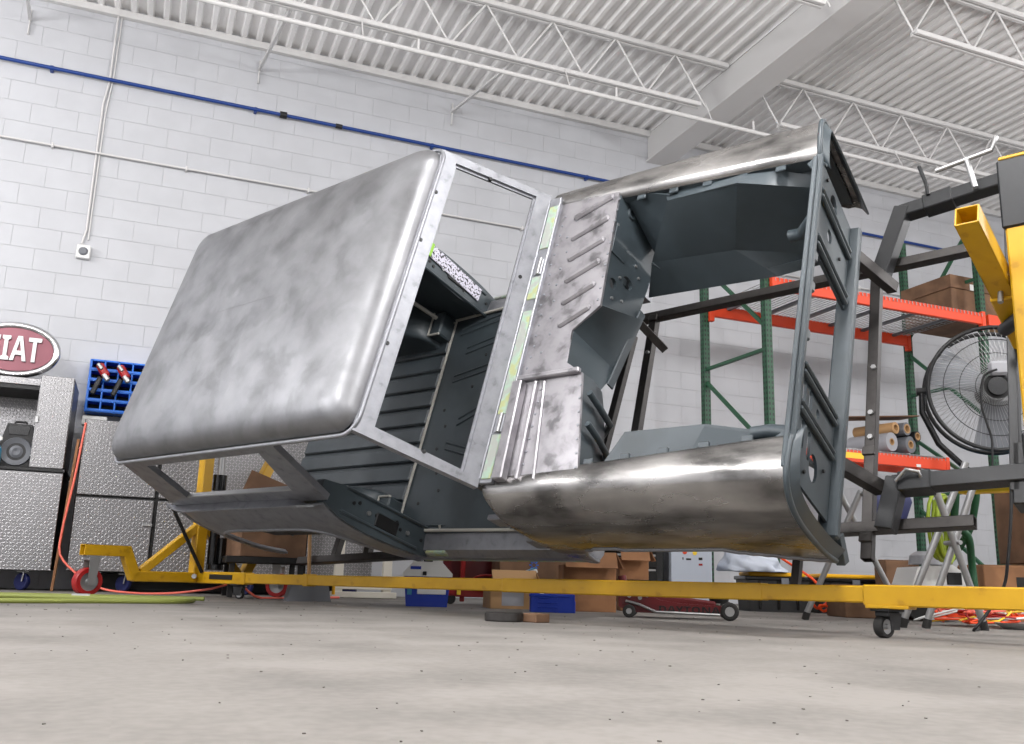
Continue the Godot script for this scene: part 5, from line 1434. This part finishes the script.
func floor_jack() -> void:
	var p := Vector3(2.70, 0, -4.86)
	var q := Vector3(3.15, 0, -4.58)
	var ang := atan2(-(q.z - p.z), q.x - p.x)
	var j := thing("floor_jack", "low dark red trolley floor jack with black lettering on its side", "jack", Transform3D(Basis(Vector3.UP, ang), p))
	var prof := poly([-0.06, 0.06, 0.0, 0.03, 0.52, 0.025, 0.58, 0.05, 0.56, 0.075, 0.30, 0.085, 0.17, 0.10, 0.06, 0.155, -0.06, 0.15])
	for z in [-0.12, 0.10]:
		part(j, "side_plate", B.new().prism(Transform3D(Basis(), Vector3(0, 0, z)), prof, 0.02), "dark_red")
	part(j, "lift_arm", B.new().bar(Vector3(0.05, 0.12, 0), Vector3(0.48, 0.075, 0), 0.14, 0.05, Vector3.UP, 0.01), "dark_red")
	part(j, "saddle", B.new().lathe(Transform3D(Basis(), Vector3(0.50, 0.09, 0)), [Vector2(0, 0.0), Vector2(0.05, 0.0), Vector2(0.055, 0.025), Vector2(0.04, 0.025), Vector2(0.03, 0.012), Vector2(0, 0.012)], 16), "black")
	part(j, "edge_rail", B.new().tube([Vector3(-0.02, 0.09, 0.125), Vector3(0.05, 0.075, 0.125), Vector3(0.15, 0.035, 0.125), Vector3(0.50, 0.03, 0.125)], 0.008, 6), "zinc")
	for z in [-0.16, 0.14]:
		var fw := part(j, "front_wheel", B.new().lathe(Transform3D(Basis(Vector3.RIGHT, PI / 2), Vector3(0.55, 0.05, z)), [Vector2(0, -0.02), Vector2(0.04, -0.02), Vector2(0.05, -0.014), Vector2(0.05, 0.014), Vector2(0.04, 0.02), Vector2(0, 0.02)], 20), "rubber")
		part(fw, "hub", B.new().cyl(Vector3(0.55, 0.05, z - 0.023), Vector3(0.55, 0.05, z + 0.023), 0.026, 14), "zinc")
		var rw := part(j, "rear_caster", B.new().lathe(Transform3D(Basis(Vector3.RIGHT, PI / 2), Vector3(0.0, 0.036, z)), [Vector2(0, -0.016), Vector2(0.03, -0.016), Vector2(0.036, -0.01), Vector2(0.036, 0.01), Vector2(0.03, 0.016), Vector2(0, 0.016)], 18), "rubber")
		part(rw, "hub", B.new().cyl(Vector3(0.0, 0.036, z - 0.019), Vector3(0.0, 0.036, z + 0.019), 0.016, 12), "zinc")
	for q2 in [[0.0, 0.12], [0.06, 0.11], [0.1, 0.125], [-0.03, 0.14]]:
		part(j, "bolt", B.new().cyl(Vector3(q2[0], q2[1], 0.12), Vector3(q2[0], q2[1], 0.132), 0.012, 8), "zinc")
	text(j, "lettering", "DAYTONA", 0.035, 0.004, "black", at3(0.33, 0.052, 0.122), 1.5)
	part(j, "handle_socket", B.new().cyl(Vector3(-0.03, 0.12, 0), Vector3(-0.05, 0.23, 0), 0.025, 12), "dark_red")

func right_things() -> void:
	# black totes with yellow lids
	for k in 2:
		var t := thing("storage_tote", ["black storage tote with a yellow lid behind the orange cord", "black storage tote with a yellow lid at the foot of the pallet rack"][k], "tote", at3(4.90 + k * 0.52, 0, -6.45 - k * -0.22, -22), "black and yellow totes")
		part(t, "tub", B.new().prism(Transform3D(Basis(), Vector3(0, 0, -0.19)), poly([-0.23, 0.0, 0.23, 0.0, 0.25, 0.25, -0.25, 0.25]), 0.38), "black")
		part(t, "lid_rim", B.new().bx(Vector3(0, 0.262, 0), Vector3(0.53, 0.03, 0.41), 0.006), "black_gloss")
		part(t, "lid", B.new().bx(Vector3(0, 0.292, 0), Vector3(0.46, 0.035, 0.35), 0.012), "lid_yellow")
		for x in [-0.15, 0.0, 0.15]:
			part(t, "rib", B.new().bx(Vector3(x, 0.13, 0.195), Vector3(0.02, 0.22, 0.012), 0.003), "black_gloss")
		part(t, "latch", B.new().bx(Vector3(0.05, 0.24, 0.208), Vector3(0.06, 0.05, 0.012), 0.003), "grey_plastic")
	var wr := thing("plastic_wrap", "crumpled clear plastic wrapped bundle on the black tote beside the rack", "bundle", at3(4.68, 0.312, -6.42, -20))
	var wg := []
	var wn := FastNoiseLite.new()
	wn.seed = 5
	wn.frequency = 2.2
	for i in 12:
		var row := []
		for k in 24:
			var el := lerpf(-0.1, PI / 2, i / 11.0)
			var a := TAU * k / 24
			var d := Vector3(cos(a) * cos(el) * 0.26, sin(el) * 0.2, sin(a) * cos(el) * 0.17)
			d *= 1.0 + 0.35 * wn.get_noise_3d(d.x * 4.0, d.y * 4.0, d.z * 4.0)
			row.append(Vector3(d.x, maxf(d.y, 0.0), d.z))
		wg.append(row)
	part(wr, "bundle", B.new().sheet(wg, 0.004, Vector3(0, 0.3, 1), true), "panel_white")
	part(wr, "tie", B.new().tube([Vector3(0.1, 0.17, 0), Vector3(0, 0.2, 0.05), Vector3(-0.1, 0.17, 0)], 0.006, 6), "grey_plastic")
	# orange extension cord draped from the rack and knotted on the floor
	solo("extension_cord", B.new().tube(smooth3([Vector3(4.48, 0.62, -6.2), Vector3(4.6, 0.42, -5.95), Vector3(4.75, 0.25, -5.75), Vector3(4.85, 0.12, -5.72), Vector3(4.72, 0.05, -5.68), Vector3(4.66, 0.09, -5.66), Vector3(4.74, 0.13, -5.66), Vector3(4.80, 0.08, -5.64), Vector3(4.72, 0.03, -5.62), Vector3(4.68, 0.07, -5.62), Vector3(4.78, 0.06, -5.6), Vector3(4.9, 0.015, -5.55), Vector3(5.15, 0.012, -5.45)], 90), 0.010, 6), "orange_cord", "bright orange extension cord hanging down and knotted on the floor", "cord")
	# folding table with crossed tube legs
	var ft := thing("folding_table", "grey folding table with crossed steel tube legs carrying the fan", "table", at3(4.25, 0, -4.1))
	var o := Vector3(-4.25, 0, 4.1)
	for k in [[Vector3(3.878, 0.016, -4.792), Vector3(4.10, 0.78, -4.50)], [Vector3(4.42, 0.016, -4.53), Vector3(4.02, 0.78, -4.60)], [Vector3(4.135, 0.016, -3.699), Vector3(3.79, 0.80, -3.66)], [Vector3(3.80, 0.016, -3.92), Vector3(4.03, 0.86, -3.64)], [Vector3(3.90, 0.016, -3.86), Vector3(4.10, 0.83, -3.62)]]:
		part(ft, "leg", B.new().cyl(k[0] + o, k[1] + o, 0.018, 10), "zinc")
		part(ft, "rubber_foot", B.new().cyl(k[0] + o - Vector3(0, 0.016, 0), k[0].lerp(k[1], 0.04) + o, 0.022, 10), "rubber")
	part(ft, "pivot", B.new().cyl(Vector3(3.95, 0.44, -3.64) + o, Vector3(3.97, 0.44, -3.76) + o, 0.012, 8), "zinc")
	part(ft, "stretcher", B.new().cyl(Vector3(4.10, 0.76, -4.50) + o, Vector3(4.05, 0.80, -3.64) + o, 0.016, 8), "zinc")
	part(ft, "top", B.new().box(Transform3D(Basis(Vector3.UP, 0.38), Vector3(4.60, 0.815, -4.0) + o), Vector3(0.80, 0.03, 0.55), 0.006), "sky_blue")
	part(ft, "apron", B.new().box(Transform3D(Basis(Vector3.UP, 0.38), Vector3(4.68, 0.79, -3.92) + o), Vector3(0.1, 0.05, 0.57), 0.004), "label_yellow")
	solo("blue_tarp", B.new().sheet([[Vector3(0, 0, 0), Vector3(0.2, 0.02, 0.0), Vector3(0.42, 0.06, 0.05)], [Vector3(0.02, -0.1, 0.03), Vector3(0.2, -0.12, 0.05), Vector3(0.40, -0.05, 0.09)], [Vector3(0.06, -0.2, -0.01), Vector3(0.2, -0.27, 0.03), Vector3(0.34, -0.2, 0.06)]], 0.02, Vector3.BACK), "navy", "navy blue tarpaulin bundle hanging behind the lower bracket arm", "tarpaulin", at3(4.40, 0.82, -4.75, 20))
	fan()
	# coiled yellow green hose hung on the vacuum, thick green hose
	solo("coiled_hose", B.new().tube(coil(Vector3(4.86, 0.60, -4.62), 0.13, 5, 3, 1.55, Basis(Vector3.UP, 0.4)), 0.013, 6), "hose", "bright yellow green hose hung in an upright coil", "hose")
	solo("suction_hose", B.new().tube(smooth3([Vector3(5.02, 0.40, -4.72), Vector3(5.08, 0.6, -4.6), Vector3(5.05, 0.85, -4.5), Vector3(4.95, 0.96, -4.46), Vector3(4.90, 0.9, -4.5), Vector3(4.98, 0.62, -4.62), Vector3(5.06, 0.55, -4.6), Vector3(5.14, 0.38, -4.66), Vector3(5.15, 0.16, -4.66)], 60), 0.024, 10), "hose_green", "thick dark green suction hose looping above the dust extractor", "hose")
	var vx := thing("dust_extractor", "white and grey dust extractor with a dark wheel among the cartons", "vacuum", at3(5.08, 0, -4.98, -20))
	part(vx, "tub", B.new().bx(Vector3(0, 0.13, 0), Vector3(0.36, 0.22, 0.34), 0.03), "grey_plastic")
	part(vx, "head", B.new().prism(Transform3D(Basis(), Vector3(0, 0, -0.16)), poly([-0.19, 0.22, 0.19, 0.22, 0.17, 0.32, 0.10, 0.37, -0.14, 0.35]), 0.32), "white")
	part(vx, "vent_panel", B.new().bx(Vector3(0.10, 0.28, 0.165), Vector3(0.10, 0.08, 0.012), 0.003), "black")
	part(vx, "cap", B.new().lathe(Transform3D(Basis(), Vector3(0.0, 0.37, 0)), [Vector2(0.12, 0), Vector2(0.11, 0.06), Vector2(0.07, 0.09), Vector2(0, 0.09)], 18), "clear_grey")
	part(vx, "wheel", B.new().cyl(Vector3(-0.17, 0.11, 0.18), Vector3(-0.17, 0.11, 0.22), 0.10, 22), "rubber")
	part(vx, "handle", B.new().tube([Vector3(0.18, 0.34, 0.1), Vector3(0.26, 0.31, 0.1), Vector3(0.27, 0.2, 0.1), Vector3(0.2, 0.15, 0.1)], 0.012, 8), "white")
	# cartons
	box_of_card("flat brown carton on the floor behind the front beam sleeve", at3(4.98, 0, -5.35, -20), Vector3(0.62, 0.14, 0.36), "card_dark")
	box_of_card("shallow brown carton lying on the flat carton", at3(4.90, 0.148, -5.38, -24), Vector3(0.5, 0.07, 0.32), "card")
	box_of_card("brown carton standing close to the block wall behind the totes", at3(5.55, 0, -5.75, -20), Vector3(0.26, 0.42, 0.22), "card_dark")
	var rb := box_of_card("brown carton with dark printing beside the dust extractor", at3(5.70, 0, -4.95, -20), Vector3(0.40, 0.38, 0.36), "card")
	part(rb, "printing", B.new().bx(Vector3(0.06, 0.26, 0.182), Vector3(0.07, 0.09, 0.002)), "rubber")
	part(rb, "printing", B.new().bx(Vector3(0.08, 0.07, 0.182), Vector3(0.07, 0.05, 0.002)), "rubber")
	var rb2 := box_of_card("tall brown carton stacked on the printed carton beside the rack leg", at3(6.32, 0.41, -5.05, -20), Vector3(0.5, 0.55, 0.4), "card_dark")
	part(rb2, "printing", B.new().bx(Vector3(-0.06, 0.12, 0.202), Vector3(0.06, 0.10, 0.002)), "rubber")
	box_of_card("brown carton under the tall stacked carton by the rack leg", at3(6.32, 0, -5.05, -20), Vector3(0.52, 0.40, 0.42), "card_dark")
	# thin black cable hanging from the table to the floor
	solo("black_cable", B.new().tube(smooth3([Vector3(4.12, 0.80, -3.45), Vector3(4.10, 0.6, -3.45), Vector3(4.07, 0.35, -3.47), Vector3(4.06, 0.22, -3.5), Vector3(3.98, 0.08, -3.55), Vector3(3.93, 0.01, -3.58), Vector3(4.1, 0.008, -3.7)], 40), 0.008, 6), "black", "thin black cable hanging from the table down to the floor", "cable")
	# tangle of orange and white cords
	var g := RandomNumberGenerator.new()
	g.seed = 21
	for k in 7:
		var pts := []
		var c := Vector3(4.62, 0.03, -4.15)
		for i in 14:
			pts.append(c + Vector3(g.randf_range(-0.34, 0.34), g.randf_range(-0.015, 0.09) , g.randf_range(-0.2, 0.2)))
		solo("loose_cord", B.new().tube(smooth3(pts, 80), 0.006, 5), ["orange_cord", "red", "orange_cord", "white", "pink_cord", "label_yellow", "orange_cord"][k], ["bright orange cord on top of the tangle beside the cartons", "red cord in the tangle beside the cartons", "orange cord looping low in the tangle", "white cord looping out of the tangle", "pink cord in the tangle beside the cartons", "yellow cord in the tangle beside the cartons", "orange cord at the edge of the tangle"][k], "cord", Transform3D(), "tangled cords")
	var mp := thing("metal_pan", "flat grey metal pan lying on the floor before the cord tangle", "pan", at3(4.72, 0, -3.85))
	part(mp, "pan", B.new().lathe(Transform3D(Basis.from_scale(Vector3(1.5, 1, 0.8)), Vector3.ZERO), [Vector2(0, 0.0), Vector2(0.16, 0.0), Vector2(0.2, 0.035), Vector2(0.19, 0.035), Vector2(0.15, 0.008), Vector2(0, 0.008)], 28), "zinc")

func fan() -> void:
	var c := Vector3(4.372, 1.30, -3.723)
	var dir := Vector3(-0.62, -0.02, 0.78).normalized()
	var bs := B.frame(dir, Vector3.UP)
	var f := thing("drum_fan", "large black caged shop fan with silver blades on a tubular stand", "fan", Transform3D(Basis(), Vector3(c.x, 0.83, c.z)))
	var o := -f.position
	var ringp := func(r: float, z: float, n: int) -> Array:
		var p := []
		for k in n:
			p.append(c + o + bs * Vector3(cos(TAU * k / n) * r, sin(TAU * k / n) * r, z))
		return p
	part(f, "rim", B.new().tube(ringp.call(0.345, 0.06, 48), 0.012, 8, true), "black")
	part(f, "rim", B.new().tube(ringp.call(0.345, -0.10, 48), 0.012, 8, true), "black")
	for q in [[0.27, 0.085], [0.19, 0.10], [0.11, 0.11]]:
		part(f, "guard_ring", B.new().tube(ringp.call(q[0], q[1], 40), 0.0025, 5, true), "black")
	var wires := B.new()
	for k in 72:
		var a := TAU * k / 72
		wires.tube([c + o + bs * Vector3(cos(a) * 0.07, sin(a) * 0.07, 0.115), c + o + bs * Vector3(cos(a + 0.25) * 0.2, sin(a + 0.25) * 0.2, 0.10), c + o + bs * Vector3(cos(a + 0.4) * 0.345, sin(a + 0.4) * 0.345, 0.06)], 0.0014, 4)
		wires.tube([c + o + bs * Vector3(cos(a) * 0.07, sin(a) * 0.07, -0.14), c + o + bs * Vector3(cos(a) * 0.345, sin(a) * 0.345, -0.10)], 0.0014, 4)
	part(f, "guard_wires", wires, "zinc").set_meta("kind", "stuff")
	for k in 3:
		var a := TAU * k / 3 + 0.55
		var bl := B.new()
		var rows := []
		for i in 6:
			var rr := 0.07 + 0.25 * i / 5
			var w := 0.06 + 0.07 * i / 5
			rows.append([c + o + bs * (Basis(Vector3.BACK, a) * Vector3(rr, -w, -0.04)), c + o + bs * (Basis(Vector3.BACK, a) * Vector3(rr * 1.03, 0, 0.0)), c + o + bs * (Basis(Vector3.BACK, a) * Vector3(rr, w, 0.04))])
		part(f, "blade", bl.sheet(rows, 0.003, dir), "grey_plastic")
	part(f, "motor", B.new().cyl(c + o - dir * 0.16, c + o + dir * 0.09, 0.072, 22), "black")
	part(f, "badge", B.new().cyl(c + o + dir * 0.09, c + o + dir * 0.122, 0.05, 20), "black_gloss")
	part(f, "switch_box", B.new().box(Transform3D(bs, c + o + bs * Vector3(0.02, 0.10, 0.10)), Vector3(0.12, 0.08, 0.06), 0.015), "clear_grey")
	for s in [-1, 1]:
		part(f, "stand_leg", B.new().tube([c + o + bs * Vector3(s * 0.37, 0.0, 0.0), c + o + bs * Vector3(s * 0.375, -0.12, 0.0), c + o + bs * Vector3(s * 0.30, -0.30, 0.0), c + o + bs * Vector3(s * 0.16, -0.45, 0.0), c + o + bs * Vector3(0.0, -0.452, 0.0)], 0.018, 10), "black_gloss")
		part(f, "pivot", B.new().cyl(c + o + bs * Vector3(s * 0.34, 0, 0), c + o + bs * Vector3(s * 0.40, 0, 0), 0.022, 10), "black")
	part(f, "stand_foot", B.new().bar(c + o + bs * Vector3(0, -0.455, -0.2), c + o + bs * Vector3(0, -0.455, 0.2), 0.05, 0.025), "black_gloss")
	part(f, "cable", B.new().tube(smooth3([c + o + bs * Vector3(0.0, 0.09, 0.13), c + o + bs * Vector3(-0.07, 0.05, 0.13), c + o + bs * Vector3(-0.09, -0.1, 0.125), c + o + bs * Vector3(-0.05, -0.3, 0.11), c + o + bs * Vector3(-0.06, -0.46, 0.11)], 24), 0.006, 6), "black")
